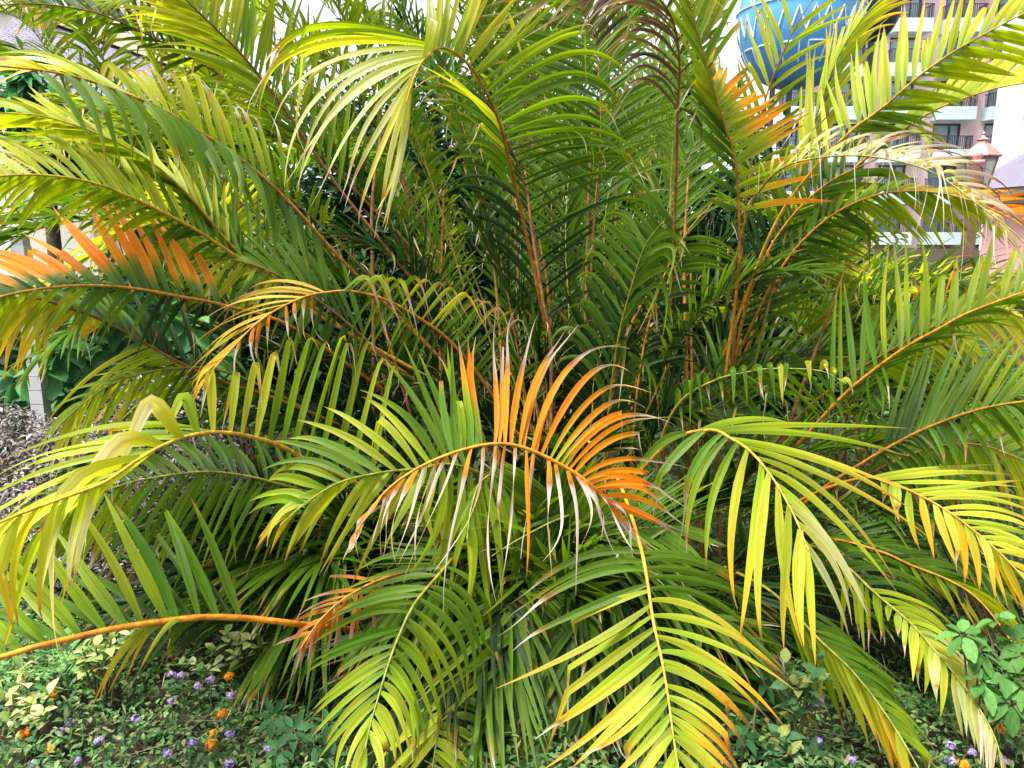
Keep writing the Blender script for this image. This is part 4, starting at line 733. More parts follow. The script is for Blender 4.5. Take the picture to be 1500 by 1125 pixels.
TF('', [(1070, 560, 3.4), (1085, 400, 3.3), (1095, 280, 3.2), (1120, 150, 3.1), (1165, 40, 3.0), (1220, -40, 2.92)], 1, [
   dict(e=[(1095,280,1210,260,0),(1110,200,1200,120,.02),(1130,120,1240,60,.02),(1165,40,1260,-20,0)], n=8, w=.030, pre=['yg','lime'], arch=.15, dry=(.1,.3,BR), face=.5),
   dict(e=[(1095,280,1040,210,0),(1110,200,1060,90,.0),(1130,120,1085,20,.0),(1165,40,1120,-60,0)], n=8, w=.030, pre=['yg','lime'], arch=.1, dry=(.1,.3,BR), face=.5)], st='br')
TF('', [(1090, 600, 3.4), (1130, 430, 3.25), (1165, 290, 3.1), (1190, 190, 3.0), (1225, 90, 2.9), (1270, 20, 2.8), (1330, -30, 2.7)], 2, [
   dict(e=[(1170,270,1165,110,.05),(1190,190,1195,50,.05),(1210,130,1230,20,.05),(1240,65,1290,-30,.05)], n=12, w=.028, pre=['lime','gy'], arch=.05, face=.6),
   dict(e=[(1170,270,1250,150,0),(1190,190,1290,60,0),(1225,90,1330,10,0),(1270,20,1370,-30,0)], n=12, w=.028, pre=['lime','gy'], arch=.2, dry=(.1,.2,BR), face=.5)], st='gr')
# large upper right frond
TF('large frond reaching to the top right corner with a row of long upright leaflets',
   [(1060, 520, 3.3), (1130, 340, 3.05), (1190, 250, 2.88), (1247, 192, 2.74), (1277, 170, 2.67), (1300, 152, 2.6), (1340, 117, 2.5), (1383, 85, 2.4), (1433, 55, 2.3), (1500, 20, 2.18), (1570, -5, 2.08)], 2, [
   dict(e=[(1190,250,1172,110,.10),(1215,222,1205,112,.10),(1247,192,1222,103,.10),(1262,182,1245,85,.10),(1280,168,1275,42,.09),(1300,152,1300,25,.08),(1320,135,1325,8,.08),(1340,117,1345,0,.07),(1360,102,1378,-5,.06),(1390,80,1420,-15,.05),(1433,55,1480,-30,.04),(1500,20,1560,-60,.02)], n=27, w=.036, pre=['lime','lime','gy','gy'], jit=4, arch=.02, dry=(.08,.35,WH), face=.75, tint=1.12),
   dict(e=[(1210,228,1290,222,-.02),(1247,192,1340,205,-.03),(1277,170,1370,180,-.03),(1320,135,1420,150,-.03),(1383,85,1500,110,-.03),(1433,55,1560,90,-.02),(1500,20,1600,40,0)], n=28, w=.034, pre=['green','yg','yg','yg'], arch=.06, jit=5, face=.6)], st='yel', rad=(.0095,.002))
TF('', [(1070, 560, 3.5), (1160, 380, 3.25), (1230, 270, 3.05), (1300, 208, 2.88), (1345, 176, 2.78), (1383, 155, 2.7), (1450, 132, 2.56), (1500, 122, 2.46), (1560, 118, 2.36)], 2, [
   dict(e=[(1250,250,1330,150,.06),(1300,208,1390,120,.06),(1345,176,1440,90,.06),(1383,155,1480,70,.05),(1450,132,1540,60,.03),(1530,120,1620,80,0)], n=32, w=.036, pre=['yg','gy','yellow'], arch=.05, face=.6, tint=1.1),
   dict(e=[(1300,208,1400,215,-.02,1360,195),(1345,176,1330,260,-.03,1360,215)], n=4, w=.018, pre='lg_y', face=.5)], st='or', rad=(.009,.002))
# dry white frond at right
TF('half dead frond at right whose bleached leaflets curl down like ribbons',
   [(1060, 470, 3.2), (1090, 330, 3.0), (1120, 270, 2.85), (1160, 240, 2.74), (1233, 228, 2.62), (1300, 233, 2.5), (1367, 253, 2.4), (1433, 300, 2.3), (1490, 345, 2.22), (1540, 400, 2.15)], 2, [
   dict(e=[(1120,270,1128,290,-.02,1105,240),(1140,252,1165,255,-.03,1165,218),(1160,240,1180,285,-.04,1182,212),(1200,232,1215,285,-.05,1212,212),(1233,228,1237,265,-.06,1240,202),(1260,229,1280,275,-.06,1272,205),(1290,231,1330,330,-.06,1315,225),(1330,240,1355,330,-.05,1365,240),(1367,253,1400,370,-.05,1400,260),(1410,283,1440,400,-.04,1440,310),(1470,330,1500,420,-.02,1490,365)], n=34, w=.016, pre=['cream','deadpale','deadpale','deadpale','deadpale'], dry=(.55,.9,(.68,.62,.55)), jit=9, face=.5),
   dict(e=[(1140,252,1210,178,.08,1180,205),(1175,236,1280,185,.08,1235,190),(1215,230,1330,195,.06,1280,200),(1260,229,1400,210,.06,1340,195),(1310,235,1450,270,.05,1400,225),(1367,253,1480,310,.04,1440,255),(1433,300,1530,390,.02,1490,330)], n=28, w=.020, pre=['pale','deadpale','deadpale'], dry=(.5,.8,(.12,.09,.09)), jit=9, face=.5)], st='gr', rad=(.007,.002))
TF('', [(1080, 520, 3.4), (1140, 400, 3.2), (1200, 330, 3.05), (1270, 290, 2.9), (1340, 280, 2.78), (1410, 290, 2.66), (1480, 320, 2.55), (1540, 360, 2.46)], 1, [
   dict(e=[(1140,400,1110,300,.05),(1200,330,1220,250,.05),(1270,290,1310,262,.05),(1340,280,1400,282,.03),(1410,290,1490,280,.02),(1500,330,1570,330,0)], n=24, w=.030, pre=['green','yg','yellow','orange'], arch=.1, face=.5),
   dict(e=[(1140,400,1250,410,0),(1200,330,1290,380,-.02),(1270,290,1350,360,-.03),(1340,280,1420,350,-.03),(1410,290,1490,370,-.02)], n=26, w=.030, pre=['mid','yg','yg'], arch=.12, dry=(.2,.3,DRY), face=.5)], st='or')
TF('', [(1060, 620, 3.5), (1085, 480, 3.35), (1110, 400, 3.25), (1150, 330, 3.12), (1210, 270, 2.98), (1290, 230, 2.84)], 0, [
   dict(e=[(1070,560,1180,540,0,1130,520),(1085,480,1240,440,0,1170,440),(1095,440,1270,400,0,1190,400),(1110,400,1265,350,0,1200,355),(1150,330,1290,310,0,1230,300),(1240,255,1340,270,0,1300,245)], n=24, w=.032, pre=['mid','mid','green'], arch=.1, face=.65),
   dict(e=[(1085,480,1040,420,0),(1110,400,1060,320,0),(1150,330,1120,250,0),(1240,255,1240,190,0)], n=18, w=.032, pre=['dark','mid'], face=.6)], st='or', rad=(.012,.003))

# right big frond
TF('big green frond at right edge with tall parallel upright leaflets on an orange stalk',
   [(1100, 720, 3.3), (1140, 680, 3.12), (1177, 642, 2.98), (1233, 582, 2.8), (1283, 540, 2.67), (1333, 505, 2.55), (1375, 482, 2.46), (1417, 459, 2.38), (1500, 428, 2.24), (1580, 405, 2.12)], 2, [
   dict(e=[(1205,612,1203,425,.12),(1225,590,1222,412,.12),(1247,570,1235,395,.12),(1268,552,1255,388,.12),(1283,540,1272,370,.11),(1305,525,1293,357,.1),(1325,510,1320,353,.1),(1350,496,1347,347,.09),(1375,482,1385,330,.08),(1395,470,1412,328,.07),(1417,459,1445,322,.07),(1455,445,1480,317,.05),(1500,428,1540,310,.04),(1560,410,1610,310,.02)], n=21, w=.034, pre=['green','yg','yg','yg'], jit=4, arch=.02, dry=(.05,.4,OR), face=.75),
   dict(e=[(1200,618,1290,560,-.02,1245,580),(1247,570,1350,520,-.03,1300,540),(1305,525,1420,500,-.04,1370,500),(1375,482,1480,470,-.03,1430,465),(1455,445,1560,450,-.02,1510,435)], n=20, w=.028, pre=['mid','green'], face=.4),
   dict(e=[(1265,555,1275,625,-.03,1268,590),(1300,530,1310,600,-.03,1308,560)], n=3, w=.020, pre='green', face=.5)], st='or', rad=(.0115,.003))
TF('', [(1130, 780, 3.25), (1200, 720, 3.05), (1267, 676, 2.88), (1317, 647, 2.76), (1367, 623, 2.65), (1433, 600, 2.52), (1500, 588, 2.4), (1570, 585, 2.3)], 2, [
   dict(e=[(1290,662,1340,500,.1),(1317,647,1375,490,.1),(1345,633,1407,482,.1),(1375,619,1457,488,.08),(1433,600,1510,490,.06),(1480,591,1570,500,.04)], n=16, w=.034, pre=['mid','green','yg'], jit=5, arch=.03, dry=(.05,.3,OR), face=.7),
   dict(e=[(1280,668,1320,740,-.03),(1317,647,1375,680,-.04,),(1367,623,1390,700,-.05),(1433,600,1500,680,-.05),(1500,588,1570,660,-.04)], n=16, w=.030, pre=['mid','green'], dry=(.1,.3,DRY), face=.5, arch=.2)], st='or', rad=(.0105,.003))
TF('', [(1080, 720, 3.45), (1160, 620, 3.25), (1230, 560, 3.1), (1310, 510, 2.95), (1390, 470, 2.82), (1480, 455, 2.7), (1560, 460, 2.6)], 2, [
   dict(e=[(1250,545,1310,420,.05),(1330,500,1410,390,.05),(1400,468,1490,380,.04),(1480,455,1570,390,.02)], n=18, w=.032, pre=['green','lime'], face=.6),
   dict(e=[(1250,545,1340,590,-.03),(1330,500,1410,560,-.05),(1400,468,1470,560,-.05),(1480,455,1560,560,-.04)], n=22, w=.030, pre=['yg','lime','gy'], face=.5, arch=.2)], st='br')
TF('small arching frond with pale drooping tips right of the middle',
   [(960, 720, 3.15), (970, 640, 3.0), (1000, 585, 2.9), (1050, 556, 2.8), (1095, 545, 2.73), (1133, 540, 2.68), (1200, 543, 2.6), (1240, 562, 2.54)], 1, [
   dict(e=[(985,610,1000,650,-.04,985,575),(1005,582,1010,612,-.04,1012,555),(1025,570,1030,605,-.05,1027,548),(1050,556,1067,610,-.05,1056,545),(1070,550,1082,598,-.05,1080,542),(1095,545,1112,590,-.05,1106,540),(1120,541,1127,590,-.05,1122,540),(1145,540,1148,585,-.04,1145,536),(1170,540,1160,568,-.04,1162,535),(1200,543,1210,555,-.03,1205,536),(1238,561,1258,575,-.02,1245,566)], n=18, w=.030, pre=['green','green','lime'], dry=(.3,.8,(.66,.58,.5)), jit=3, fold=True, face=.6),
   dict(e=[(985,610,1040,650,.02),(1050,556,1110,640,.05),(1100,545,1180,620,.05),(1150,540,1215,620,.04),(1200,543,1250,610,.02)], n=20, w=.022, pre=['mid','green'], arch=.15, face=.5)], st='gr', rad=(.008,.002))
TF('yellow frond at right with broad golden leaflets',
   [(1120, 760, 3.1), (1200, 720, 2.85), (1255, 702, 2.7), (1290, 702, 2.58), (1340, 722, 2.46), (1390, 750, 2.36), (1430, 780, 2.28), (1470, 815, 2.2), (1520, 870, 2.12)], 2, [
   dict(e=[(1285,701,1290,765,-.04,1292,720),(1310,708,1315,760,-.04,1312,730),(1335,720,1347,815,-.06,1340,765),(1360,733,1385,825,-.06,1370,775),(1385,747,1415,845,-.06,1400,790),(1410,765,1440,865,-.06,1428,810),(1435,785,1470,890,-.05,1455,830),(1470,815,1510,910,-.03,1490,860)], n=16, w=.036, pre=['gy','yellow','yellow','yellow'], dry=(.08,.4,(.5,.36,.3)), jit=4, face=.7),
   dict(e=[(1265,701,1420,660,.08,1340,675),(1290,702,1480,690,.06,1385,690),(1320,712,1510,720,.04,1415,708),(1350,728,1520,750,.02,1440,728),(1390,750,1540,790,.0,1470,755),(1430,780,1560,840,0,1500,795),(1500,850,1570,900,0,1540,865)], n=18, w=.034, pre=['lime','lg_y','lg_y','yellow'], jit=5, face=.6)], st='or', rad=(.009,.002), tint=1.1)
TF('', [(1120, 800, 3.1), (1190, 800, 2.85), (1240, 830, 2.65), (1280, 867, 2.52), (1333, 912, 2.4), (1367, 950, 2.3), (1417, 1012, 2.2), (1457, 1080, 2.1), (1470, 1140, 2.04)], 1, [
   dict(e=[(1240,830,1220,930,-.02),(1275,862,1285,960,-.04),(1300,885,1295,920,-.04),(1320,900,1320,945,-.04),(1345,925,1335,1020,-.05),(1367,950,1365,1025,-.04),(1390,980,1400,1070,-.03),(1417,1012,1425,1090,-.02),(1450,1065,1455,1140,0)], n=16, w=.034, pre=['yg','lime','pale'], dry=(.25,.5,(.62,.54,.42)), jit=5, arch=.05, face=.6),
   dict(e=[(1190,800,1330,830,.06,1270,800),(1240,830,1390,900,.05,1320,840),(1280,867,1410,960,.04,1360,890),(1333,912,1440,1030,.03,1400,950),(1367,950,1455,1070,.02,1425,995),(1417,1012,1470,1100,0,1455,1050)], n=26, w=.030, pre=['mid','lime','pale'], jit=5, face=.5),
   dict(e=[(1430,1030,1440,1120,-.02),(1457,1080,1450,1150,0),(1465,1110,1480,1160,0)], n=6, w=.02, pre='deadpale', face=.4)], st='gr', rad=(.008,.002))
TF('', [(1060, 830, 3.0), (1120, 860, 2.7), (1160, 895, 2.5), (1200, 937, 2.36), (1250, 985, 2.24), (1300, 1050, 2.12), (1345, 1125, 2.02), (1370, 1180, 1.96)], 1, [
   dict(e=[(1150,885,1180,1010,-.04),(1175,910,1230,1060,-.06),(1200,937,1260,1075,-.07),(1225,960,1290,1100,-.07),(1250,985,1310,1130,-.06),(1280,1020,1330,1150,-.04),(1320,1080,1350,1180,-.02)], n=13, w=.036, pre=['yg','lime','gy','yellow'], dry=(.12,.4,DRY), jit=6, face=.6, arch=.08),
   dict(e=[(1140,878,1260,945,.04,1205,900),(1175,910,1310,1010,.04,1250,945),(1225,960,1340,1070,.04,1295,1000),(1270,1010,1360,1120,.03,1325,1050),(1320,1080,1385,1170,.02,1360,1120)], n=20, w=.030, pre=['mid','green','yg'], jit=5, face=.45)], st='gr', rad=(.008,.002))
TF('', [(1140, 790, 3.15), (1220, 790, 2.95), (1290, 808, 2.8), (1335, 828, 2.7), (1390, 850, 2.6), (1435, 880, 2.5), (1485, 945, 2.4), (1520, 1010, 2.34)], 1, [
   dict(e=[(1220,790,1240,850,0),(1290,808,1330,880,-.03),(1335,828,1375,900,-.03),(1390,850,1430,930,-.04),(1435,880,1470,960,-.03),(1485,945,1510,1030,-.02)], n=16, w=.026, pre=['mid','gy','brown'], dry=(.4,.7,(.40,.26,.12)), jit=6, face=.5),
   dict(e=[(1220,790,1360,800,.04,1300,785),(1290,808,1430,840,.03,1370,815),(1335,828,1470,890,.02,1410,845),(1390,850,1500,940,.02,1460,885),(1435,880,1530,1000,0,1495,930)], n=22, w=.026, pre=['mid','green','gy'], dry=(.2,.5,(.40,.26,.12)), jit=5, face=.5)], st='or', rad=(.008,.002))
TF('', [(1160, 760, 3.3), (1260, 700, 3.1), (1350, 660, 2.95), (1420, 650, 2.82), (1490, 670, 2.7), (1560, 710, 2.6)], 1, [
   dict(e=[(1260,700,1330,600,.05),(1350,660,1440,580,.05),(1420,650,1510,600,.03),(1500,675,1570,660,0)], n=20, w=.028, pre=['green','yg'], face=.5),
   dict(e=[(1260,700,1310,780,-.02),(1350,660,1400,760,-.04),(1420,650,1470,760,-.04),(1490,670,1530,780,-.02)], n=24, w=.026, pre=['mid','yg','gy'], dry=(.3,.4,(.40,.22,.10)), face=.5, arch=.2)], st='or')

# rosette under the orange frond
TF('fresh green frond fanning out under the orange one',
   [(800, 790, 3.1), (750, 725, 2.8), (700, 692, 2.55), (655, 680, 2.4), (617, 686, 2.3), (560, 692, 2.2), (500, 706, 2.1), (450, 735, 2.02), (410, 770, 1.97)], 1, [
   dict(e=[(690,688,640,520,.12,655,600),(668,682,585,505,.12,628,590),(648,681,550,550,.1,605,605),(630,684,510,595,.08,575,615),(600,687,450,590,.06,530,620),(560,692,410,640,.05,480,640),(500,706,400,690,.03,440,680),(440,742,365,760,0,400,735)], n=17, w=.040, pre=['green','lime','green','yg'], jit=6, face=.7),
   dict(e=[(690,688,700,870,-.05,700,770),(670,683,650,870,-.06,672,770),(650,681,612,850,-.06,645,760),(617,686,545,810,-.06,590,730),(580,690,485,850,-.06,540,745),(550,694,460,835,-.06,505,740),(510,703,425,810,-.05,470,745),(470,720,395,805,-.03,430,750),(430,752,370,785,0,395,765)], n=20, w=.045, pre=['yg','lime','lime','gy'], dry=(.05,.3,RU), jit=6, face=.7)], st='gr', rad=(.0085,.002))
TF('', [(830, 780, 3.15), (780, 720, 2.85), (735, 695, 2.62), (705, 705, 2.48), (690, 745, 2.38), (684, 790, 2.32)], 1, [
   dict(e=[(760,705,820,880,-.02,800,780),(735,695,785,870,-.04,768,790),(715,700,742,895,-.05,737,790),(703,710,722,900,-.05,716,800),(694,735,700,885,-.05,700,810),(686,780,690,880,-.03,690,830)], n=8, w=.044, pre=['green','yg','yg'], dry=(.1,.4,RU), jit=5, face=.75),
   dict(e=[(745,698,690,830,-.03,710,750),(720,697,650,850,-.04,680,760),(703,710,630,850,-.05,660,770),(692,740,650,870,-.04,670,800)], n=6, w=.042, pre=['green','yg'], jit=5, face=.75)], st='gr')
# arching thin orange frond, left of middle
TF('thin arching orange yellow frond with dry hanging leaflet tips left of the middle',
   [(760, 640, 3.15), (700, 548, 2.95), (657, 498, 2.82), (617, 468, 2.72), (567, 440, 2.62), (517, 427, 2.53), (480, 428, 2.47), (440, 437, 2.41), (383, 468, 2.33), (333, 518, 2.27), (292, 565, 2.22)], 1, [
   dict(e=[(700,548,800,545,.02,765,470),(680,525,790,520,.02,755,455),(657,498,732,500,0,712,440),(640,485,705,478,-.02,690,435),(617,468,690,488,-.02,665,425),(600,457,658,465,-.03,635,415),(580,446,655,492,-.04,613,412),(560,437,615,495,-.04,588,408),(540,431,598,490,-.04,565,405),(517,427,580,510,-.05,545,402),(495,427,570,500,-.05,525,402)], n=19, w=.024, pre=['green','gy','yg'], dry=(.5,.85,(.45,.33,.30)), jit=5, fold=True, face=.6),
   dict(e=[(480,428,345,425,.0,410,415),(460,431,300,470,-.02,370,435),(440,437,285,500,-.02,350,450),(410,452,272,540,-.03,330,480),(383,468,268,560,-.03,315,505),(355,493,270,580,-.02,300,535),(310,545,275,590,0,290,568)], n=15, w=.022, pre='thinor', dry=(.2,.4,(.2,.1,.08)), jit=6, face=.4),
   dict(e=[(465,430,475,500,-.02,470,460),(440,437,445,500,-.02,440,468),(415,449,420,510,-.02,416,480),(383,468,378,525,-.02,380,496),(345,503,330,570,-.02,336,535)], n=9, w=.020, pre='rust', dry=(.8,.9,(.5,.4,.36)), jit=5, face=.4),
   dict(e=[(657,498,640,580,0),(600,457,560,530,0),(540,431,500,500,0)], n=12, w=.020, pre=['mid','green'], face=.4)], st='or', rad=(.009,.002))
TF('', [(660, 620, 3.35), (560, 520, 3.15), (480, 450, 3.0), (400, 400, 2.88), (330, 380, 2.78), (270, 395, 2.68)], 1, [
   dict(e=[(540,500,480,360,.05),(480,450,400,330,.05),(400,400,310,350,.03),(330,380,260,385,0)], n=16, w=.034, pre=['mid','green','yg'], face=.5),
   dict(e=[(540,500,520,620,-.02),(480,450,440,560,-.03),(400,400,350,480,-.03),(330,380,272,435,-.02)], n=16, w=.034, pre=['mid','green','lime'], dry=(.15,.3,WH), face=.5)], st='br')
# low middle filler fronds near the bottom
TF('', [(880, 820, 3.1), (830, 850, 2.8), (800, 890, 2.6), (780, 950, 2.45), (770, 1020, 2.35), (765, 1100, 2.25)], 1, [
   dict(e=[(830,850,900,980,0),(800,890,880,1050,0),(780,950,850,1090,0),(770,1020,820,1130,0)], n=16, w=.032, pre='mid', face=.6),
   dict(e=[(830,850,700,880,0),(800,890,690,980,0),(780,950,690,1050,0),(770,1020,710,1120,0)], n=16, w=.032, pre='mid', face=.6)], st='gr')
TF('', [(960, 760, 3.1), (880, 745, 2.8), (820, 760, 2.6), (760, 790, 2.45), (720, 815, 2.38)], 1, [
   dict(e=[(940,752,760,745,.05,850,735),(880,745,740,770,.03,810,745),(820,760,715,800,0,765,770)], n=8, w=.026, pre='mid', face=.5),
   dict(e=[(940,752,900,880,0),(880,745,850,870,-.02),(820,760,780,880,-.02),(760,790,740,890,0)], n=14, w=.028, pre='mid', face=.5)], st='gr')
TF('rusty dead frond low at the left of centre', [(640, 830, 2.75), (570, 845, 2.45), (515, 870, 2.34), (472, 905, 2.27), (440, 950, 2.22)], 0, [
   dict(e=[(560,850,570,960,0),(520,865,510,975,-.02),(480,895,460,970,-.02),(445,940,425,980,0)], n=15, w=.024, pre='rust', dry=(.2,.5,DRY), face=.5),
   dict(e=[(560,850,470,840,0),(510,870,430,900,0),(450,930,410,950,0)], n=8, w=.02, pre='rust', dry=(.2,.5,DRY), face=.5)], st='or')
TF('', [(600, 980, 2.9), (500, 960, 2.75), (430, 990, 2.6), (390, 1050, 2.5), (360, 1110, 2.42)], 1, [
   dict(e=[(500,960,470,1040,0),(430,990,400,1090,0),(390,1050,370,1130,0)], n=22, w=.014, pre='mid', face=.4),
   dict(e=[(500,960,400,970,0),(430,990,340,1040,0),(390,1050,320,1110,0)], n=22, w=.014, pre='mid', face=.4)], st='gr')
TF('', [(1000, 900, 3.0), (1060, 920, 2.8), (1100, 970, 2.65), (1130, 1040, 2.52), (1150, 1120, 2.42)], 0, [
   dict(e=[(1060,920,1060,1060,0),(1100,970,1090,1110,0),(1130,1040,1130,1150,0)], n=12, w=.032, pre=['mid','green'], face=.6),
   dict(e=[(1060,920,1180,960,0),(1100,970,1200,1040,0),(1130,1040,1200,1120,0)], n=12, w=.03, pre=['mid'], face=.6)], st='gr')
# curled green leaves in the dark middle
TF('', [(880, 760, 3.35), (890, 620, 3.2), (905, 500, 3.05), (925, 420, 2.95), (945, 360, 2.87), (975, 320, 2.8)], 1, [
   dict(e=[(890,620,960,640,-.02,940,560),(895,570,960,600,-.03,935,520),(900,530,870,600,-.03,890,490),(905,500,985,480,-.03,950,440),(915,455,950,500,-.04,960,420),(925,420,990,430,-.03,975,370),(945,360,990,410,-.03,990,340)], n=14, w=.032, pre=['mid','green','green'], dry=(.15,.4,WH), jit=12, face=.7),
   dict(e=[(890,620,800,560,0,840,530),(900,530,830,470,0,860,450),(915,455,850,400,0,870,390),(945,360,880,310,0,900,310)], n=13, w=.034, pre=['mid','green'], dry=(.1,.3,WH), jit=8, face=.7)], st='gr')
TF('', [(920, 740, 3.4), (935, 560, 3.3), (960, 440, 3.2), (1000, 350, 3.1), (1050, 290, 3.02)], 1, [
   dict(e=[(935,560,1030,540,0),(960,440,1060,440,0),(1000,350,1090,360,0)], n=16, w=.03, pre=['dark','mid'], arch=.25, face=.6),
   dict(e=[(935,560,850,500,0),(960,440,880,360,0),(1000,350,930,260,0)], n=16, w=.03, pre=['dark','mid'], arch=.25, dry=(.1,.2,WH), face=.6)], st='or')

# ---- fronds in the depth of the clump, further back and upright; 'dark' leaf colour paints in the interior shade
def back_frond(bx, by, bd, mx, my, md, ex, ey, ed, pre='dark', L=.52, n=44, st='or', dry=(0, 0, WH), roll=0., droop=.5):
    p = P([bx, lerp(bx, mx, .55), mx, ex], [by, lerp(by, my, .6), my, ey], [bd, lerp(bd, md, .5), md, ed])
    proc_frond(None, p, t0=.2, n=n, L=L, w0=.028, pre=pre, st=st, dry=dry, roll=roll, droop=droop)
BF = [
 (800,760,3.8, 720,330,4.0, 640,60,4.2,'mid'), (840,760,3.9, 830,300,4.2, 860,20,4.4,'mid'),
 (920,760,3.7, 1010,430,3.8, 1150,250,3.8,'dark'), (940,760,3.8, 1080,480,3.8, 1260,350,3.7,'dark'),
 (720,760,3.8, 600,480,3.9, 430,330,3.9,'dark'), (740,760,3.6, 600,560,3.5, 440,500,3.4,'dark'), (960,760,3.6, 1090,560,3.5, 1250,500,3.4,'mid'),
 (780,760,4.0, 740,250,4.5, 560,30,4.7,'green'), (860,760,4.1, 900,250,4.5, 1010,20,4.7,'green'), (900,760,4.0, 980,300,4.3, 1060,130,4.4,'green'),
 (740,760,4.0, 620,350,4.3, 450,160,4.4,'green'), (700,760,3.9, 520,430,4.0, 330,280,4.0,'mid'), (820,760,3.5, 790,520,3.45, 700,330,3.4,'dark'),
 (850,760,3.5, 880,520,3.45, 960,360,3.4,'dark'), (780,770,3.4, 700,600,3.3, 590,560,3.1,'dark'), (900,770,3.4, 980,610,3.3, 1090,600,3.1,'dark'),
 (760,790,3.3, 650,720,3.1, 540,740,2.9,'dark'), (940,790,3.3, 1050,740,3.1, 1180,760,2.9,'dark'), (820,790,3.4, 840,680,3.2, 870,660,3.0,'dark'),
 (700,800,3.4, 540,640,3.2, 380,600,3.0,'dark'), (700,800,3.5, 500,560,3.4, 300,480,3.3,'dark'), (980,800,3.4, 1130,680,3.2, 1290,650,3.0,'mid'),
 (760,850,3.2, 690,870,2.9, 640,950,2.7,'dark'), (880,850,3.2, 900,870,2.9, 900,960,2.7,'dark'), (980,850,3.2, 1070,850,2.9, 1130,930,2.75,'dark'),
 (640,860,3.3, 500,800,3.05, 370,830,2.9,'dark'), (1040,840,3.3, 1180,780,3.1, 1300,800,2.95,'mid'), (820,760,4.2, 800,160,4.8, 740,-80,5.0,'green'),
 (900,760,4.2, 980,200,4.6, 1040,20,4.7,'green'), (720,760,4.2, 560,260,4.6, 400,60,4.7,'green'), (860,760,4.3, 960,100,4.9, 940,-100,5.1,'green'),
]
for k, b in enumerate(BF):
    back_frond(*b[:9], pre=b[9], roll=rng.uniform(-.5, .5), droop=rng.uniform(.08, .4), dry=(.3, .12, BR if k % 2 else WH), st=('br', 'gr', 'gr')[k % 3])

# ---- more fronds in the middle layers
MF = [
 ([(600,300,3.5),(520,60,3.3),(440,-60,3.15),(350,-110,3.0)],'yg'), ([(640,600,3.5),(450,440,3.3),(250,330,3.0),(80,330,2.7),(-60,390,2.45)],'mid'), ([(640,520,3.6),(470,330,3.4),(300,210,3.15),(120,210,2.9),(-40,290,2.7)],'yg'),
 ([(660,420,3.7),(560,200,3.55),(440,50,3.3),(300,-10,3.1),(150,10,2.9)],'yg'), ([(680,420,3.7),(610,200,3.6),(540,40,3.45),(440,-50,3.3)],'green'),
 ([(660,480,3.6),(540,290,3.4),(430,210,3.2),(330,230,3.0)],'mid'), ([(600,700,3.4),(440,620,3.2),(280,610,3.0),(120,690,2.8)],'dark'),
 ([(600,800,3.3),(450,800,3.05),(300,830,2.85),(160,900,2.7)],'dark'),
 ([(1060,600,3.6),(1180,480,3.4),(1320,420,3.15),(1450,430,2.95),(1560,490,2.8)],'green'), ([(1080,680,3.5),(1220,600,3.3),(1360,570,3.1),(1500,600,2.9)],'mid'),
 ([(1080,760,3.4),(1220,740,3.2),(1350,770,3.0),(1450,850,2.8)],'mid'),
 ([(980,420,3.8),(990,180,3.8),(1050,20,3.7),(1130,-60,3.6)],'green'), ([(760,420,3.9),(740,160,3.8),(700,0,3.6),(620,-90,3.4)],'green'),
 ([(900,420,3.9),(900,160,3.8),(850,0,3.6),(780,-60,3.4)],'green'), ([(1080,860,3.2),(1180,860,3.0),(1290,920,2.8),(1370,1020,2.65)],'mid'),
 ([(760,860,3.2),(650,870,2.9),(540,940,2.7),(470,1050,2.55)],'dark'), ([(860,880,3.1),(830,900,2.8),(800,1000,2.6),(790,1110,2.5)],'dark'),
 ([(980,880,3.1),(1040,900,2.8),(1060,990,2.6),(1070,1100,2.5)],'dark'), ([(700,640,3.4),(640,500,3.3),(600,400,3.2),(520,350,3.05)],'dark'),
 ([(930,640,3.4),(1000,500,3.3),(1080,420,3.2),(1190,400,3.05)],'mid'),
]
for k, (r_, pr_n) in enumerate(MF):
    proc_frond(None, P([a[0] for a in r_], [a[1] for a in r_], [a[2] for a in r_]), t0=.22, n=46, L=.48, w0=.024, pre=pr_n, roll=rng.uniform(-.4, .4), droop=rng.uniform(.3, .7), va=(38, 22), dry=(.12, .15, BR if k % 2 else WH), st=('br', 'gr', 'gr')[k % 3], rad=(.0075, .0018))

# ---- canes: orange ringed stems rising from the clump
CANES = [[(548,760,3.35),(547,440,3.3),(545,300,3.28),(560,180,3.3)], [(640,800,3.3),(610,640,3.25),(575,520,3.2),(548,430,3.15)], [(800,860,3.35),(808,540,3.3),(795,440,3.3),(778,330,3.3),(770,250,3.3)],
 [(820,860,3.45),(806,470,3.5),(790,350,3.5)], [(1010,860,3.4),(1005,520,3.35),(1002,380,3.35),(1008,260,3.35)], [(1030,860,3.5),(1014,560,3.5),(1012,400,3.5)],
 [(880,860,3.4),(900,560,3.3),(955,420,3.2),(1000,375,3.15)], [(1090,860,3.4),(1157,622,3.2),(1200,500,3.1),(1240,390,3.05)], [(1055,860,3.4),(1053,640,3.3),(1063,548,3.22)],
 [(650,860,3.6),(645,500,3.7),(650,280,3.7)], [(720,860,3.6),(735,560,3.7),(720,350,3.7)], [(960,860,3.5),(978,560,3.5),(985,420,3.4)], [(580,860,3.4),(570,640,3.3),(552,540,3.3)], [(850,860,3.6),(862,300,3.6),(872,150,3.6)]]
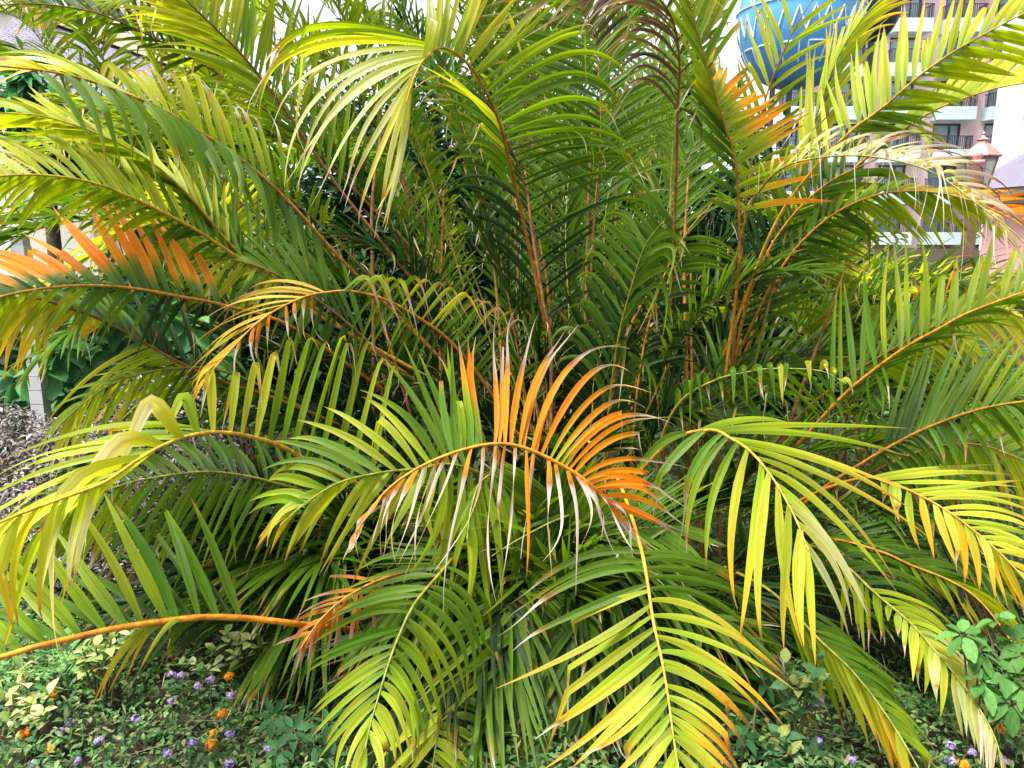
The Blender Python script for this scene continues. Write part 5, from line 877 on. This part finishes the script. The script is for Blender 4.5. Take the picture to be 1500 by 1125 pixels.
for cpts in CANES:
    a = P([q[0] for q in cpts], [q[1] for q in cpts], [q[2] for q in cpts]); a[0][2] = max(a[0][2], .0)
    foot = np.array([a[0][0], a[0][1], -.05]); C = catmull(np.vstack([foot, a]), 70); s = np.linspace(0, 1, 70)
    mb = MB(); ring = (np.arange(70) % 9 == 0)
    cc = lerp(np.array((.16, .07, .012)), np.array((.32, .13, .013)), rng.random()) * np.where(ring, .45, 1.0)[:, None] * (1 + .15 * rng.normal(size=70))[:, None]
    mb.tube(C, lerp(.010, .004, s ** 2) * np.where(ring, 1.12, 1), 9, c=np.clip(cc, .02, 1)); mb.build('cane', M_STALK, palm, PB, smooth=True)

# ---- two more palms of the same kind behind, filling the gaps
def rear_palm(label, foot, ends, pres, seed):
    global palm, PB
    PB = P(*foot) * [1, 1, 0]; palm = empty('areca_palm', tuple(PB)); tag(palm, label, 'palm')
    for k, (mx_, my_, md_, ex_, ey_, ed_) in enumerate(ends):
        b = PB + np.array([rng.normal(0, .12), rng.normal(0, .12), .0]); m_ = P(mx_, my_, md_); e_ = P(ex_, ey_, ed_); kn = lerp(b, m_, .5) + np.array([0, 0, .25])
        proc_frond(None, np.array([b, kn, m_, e_]), t0=.35, n=44, L=.52, w0=.028, pre=pres[k % len(pres)], roll=rng.uniform(-.4, .4), droop=rng.uniform(.3, .8) if seed not in (3, 4) else rng.uniform(.05, .3), va=(35, 20) if seed not in (3, 4) else (8, 5), dry=(.12, .15, WH), st=('gr', 'br')[k % 2], rad=(.008, .002))
rear_palm('palm clump farther back at upper left, its lime fronds in front of the shingled house', (330, 700, 4.7),
 [(180,150,4.5,-20,60,4.2),(230,90,4.6,90,-30,4.3),(150,220,4.4,-60,210,4.0),(280,60,4.7,220,-80,4.5),(300,20,4.8,330,-100,4.7),(60,60,4.6,-60,0,4.3),(110,10,4.7,60,-70,4.5),(360,90,4.7,420,-60,4.6),(420,140,4.6,540,30,4.5),(250,200,4.3,100,150,3.9),(170,300,4.3,-40,330,3.9),(240,330,4.2,90,400,3.8),(430,260,4.4,540,230,4.2),(320,180,4.3,300,80,3.9),(200,420,4.2,60,520,3.8),(330,330,4.1,260,300,3.7),(120,120,4.6,-90,120,4.4),(140,60,4.7,10,-20,4.5)], ['green','yg','green','lime'], 1)
rear_palm('palm clump farther back at right, glimpsed between the big right hand fronds and the hotel', (1230, 720, 4.8),
 [(1160,340,4.7,1080,260,4.5),(1230,330,4.7,1250,280,4.5),(1300,420,4.5,1400,440,4.1),(1350,430,4.4,1500,470,4.0),(1180,350,4.5,1080,300,4.2),(1380,480,4.6,1530,480,4.3),(1330,520,4.3,1460,600,3.9),(1260,420,4.4,1330,430,4.0),(1400,560,4.4,1540,660,4.1),(1150,460,4.4,1040,460,4.0),(1300,620,4.2,1400,700,3.9),(1220,340,4.5,1180,300,4.1)], ['green','yg','mid','lime'], 2)
rear_palm('tall palm clump straight behind the main one, its crown filling the top centre', (800, 700, 5.0),
 [(520,60,5.0,400,-60,4.8),(600,40,5.1,520,-90,5.0),(680,30,5.1,640,-110,5.0),(760,20,5.2,770,-120,5.1),(850,20,5.2,900,-110,5.1),(930,40,5.1,1020,-60,5.0),(560,140,4.9,440,70,4.7),(480,180,4.8,360,140,4.5),(640,110,5.1,580,20,4.9),(720,100,5.2,700,0,5.1),(880,110,5.2,930,10,5.1),(940,160,5.0,1000,80,4.8),(560,230,4.8,430,220,4.5),(800,120,5.3,830,20,5.2)], ['yg','green','mid'], 5)
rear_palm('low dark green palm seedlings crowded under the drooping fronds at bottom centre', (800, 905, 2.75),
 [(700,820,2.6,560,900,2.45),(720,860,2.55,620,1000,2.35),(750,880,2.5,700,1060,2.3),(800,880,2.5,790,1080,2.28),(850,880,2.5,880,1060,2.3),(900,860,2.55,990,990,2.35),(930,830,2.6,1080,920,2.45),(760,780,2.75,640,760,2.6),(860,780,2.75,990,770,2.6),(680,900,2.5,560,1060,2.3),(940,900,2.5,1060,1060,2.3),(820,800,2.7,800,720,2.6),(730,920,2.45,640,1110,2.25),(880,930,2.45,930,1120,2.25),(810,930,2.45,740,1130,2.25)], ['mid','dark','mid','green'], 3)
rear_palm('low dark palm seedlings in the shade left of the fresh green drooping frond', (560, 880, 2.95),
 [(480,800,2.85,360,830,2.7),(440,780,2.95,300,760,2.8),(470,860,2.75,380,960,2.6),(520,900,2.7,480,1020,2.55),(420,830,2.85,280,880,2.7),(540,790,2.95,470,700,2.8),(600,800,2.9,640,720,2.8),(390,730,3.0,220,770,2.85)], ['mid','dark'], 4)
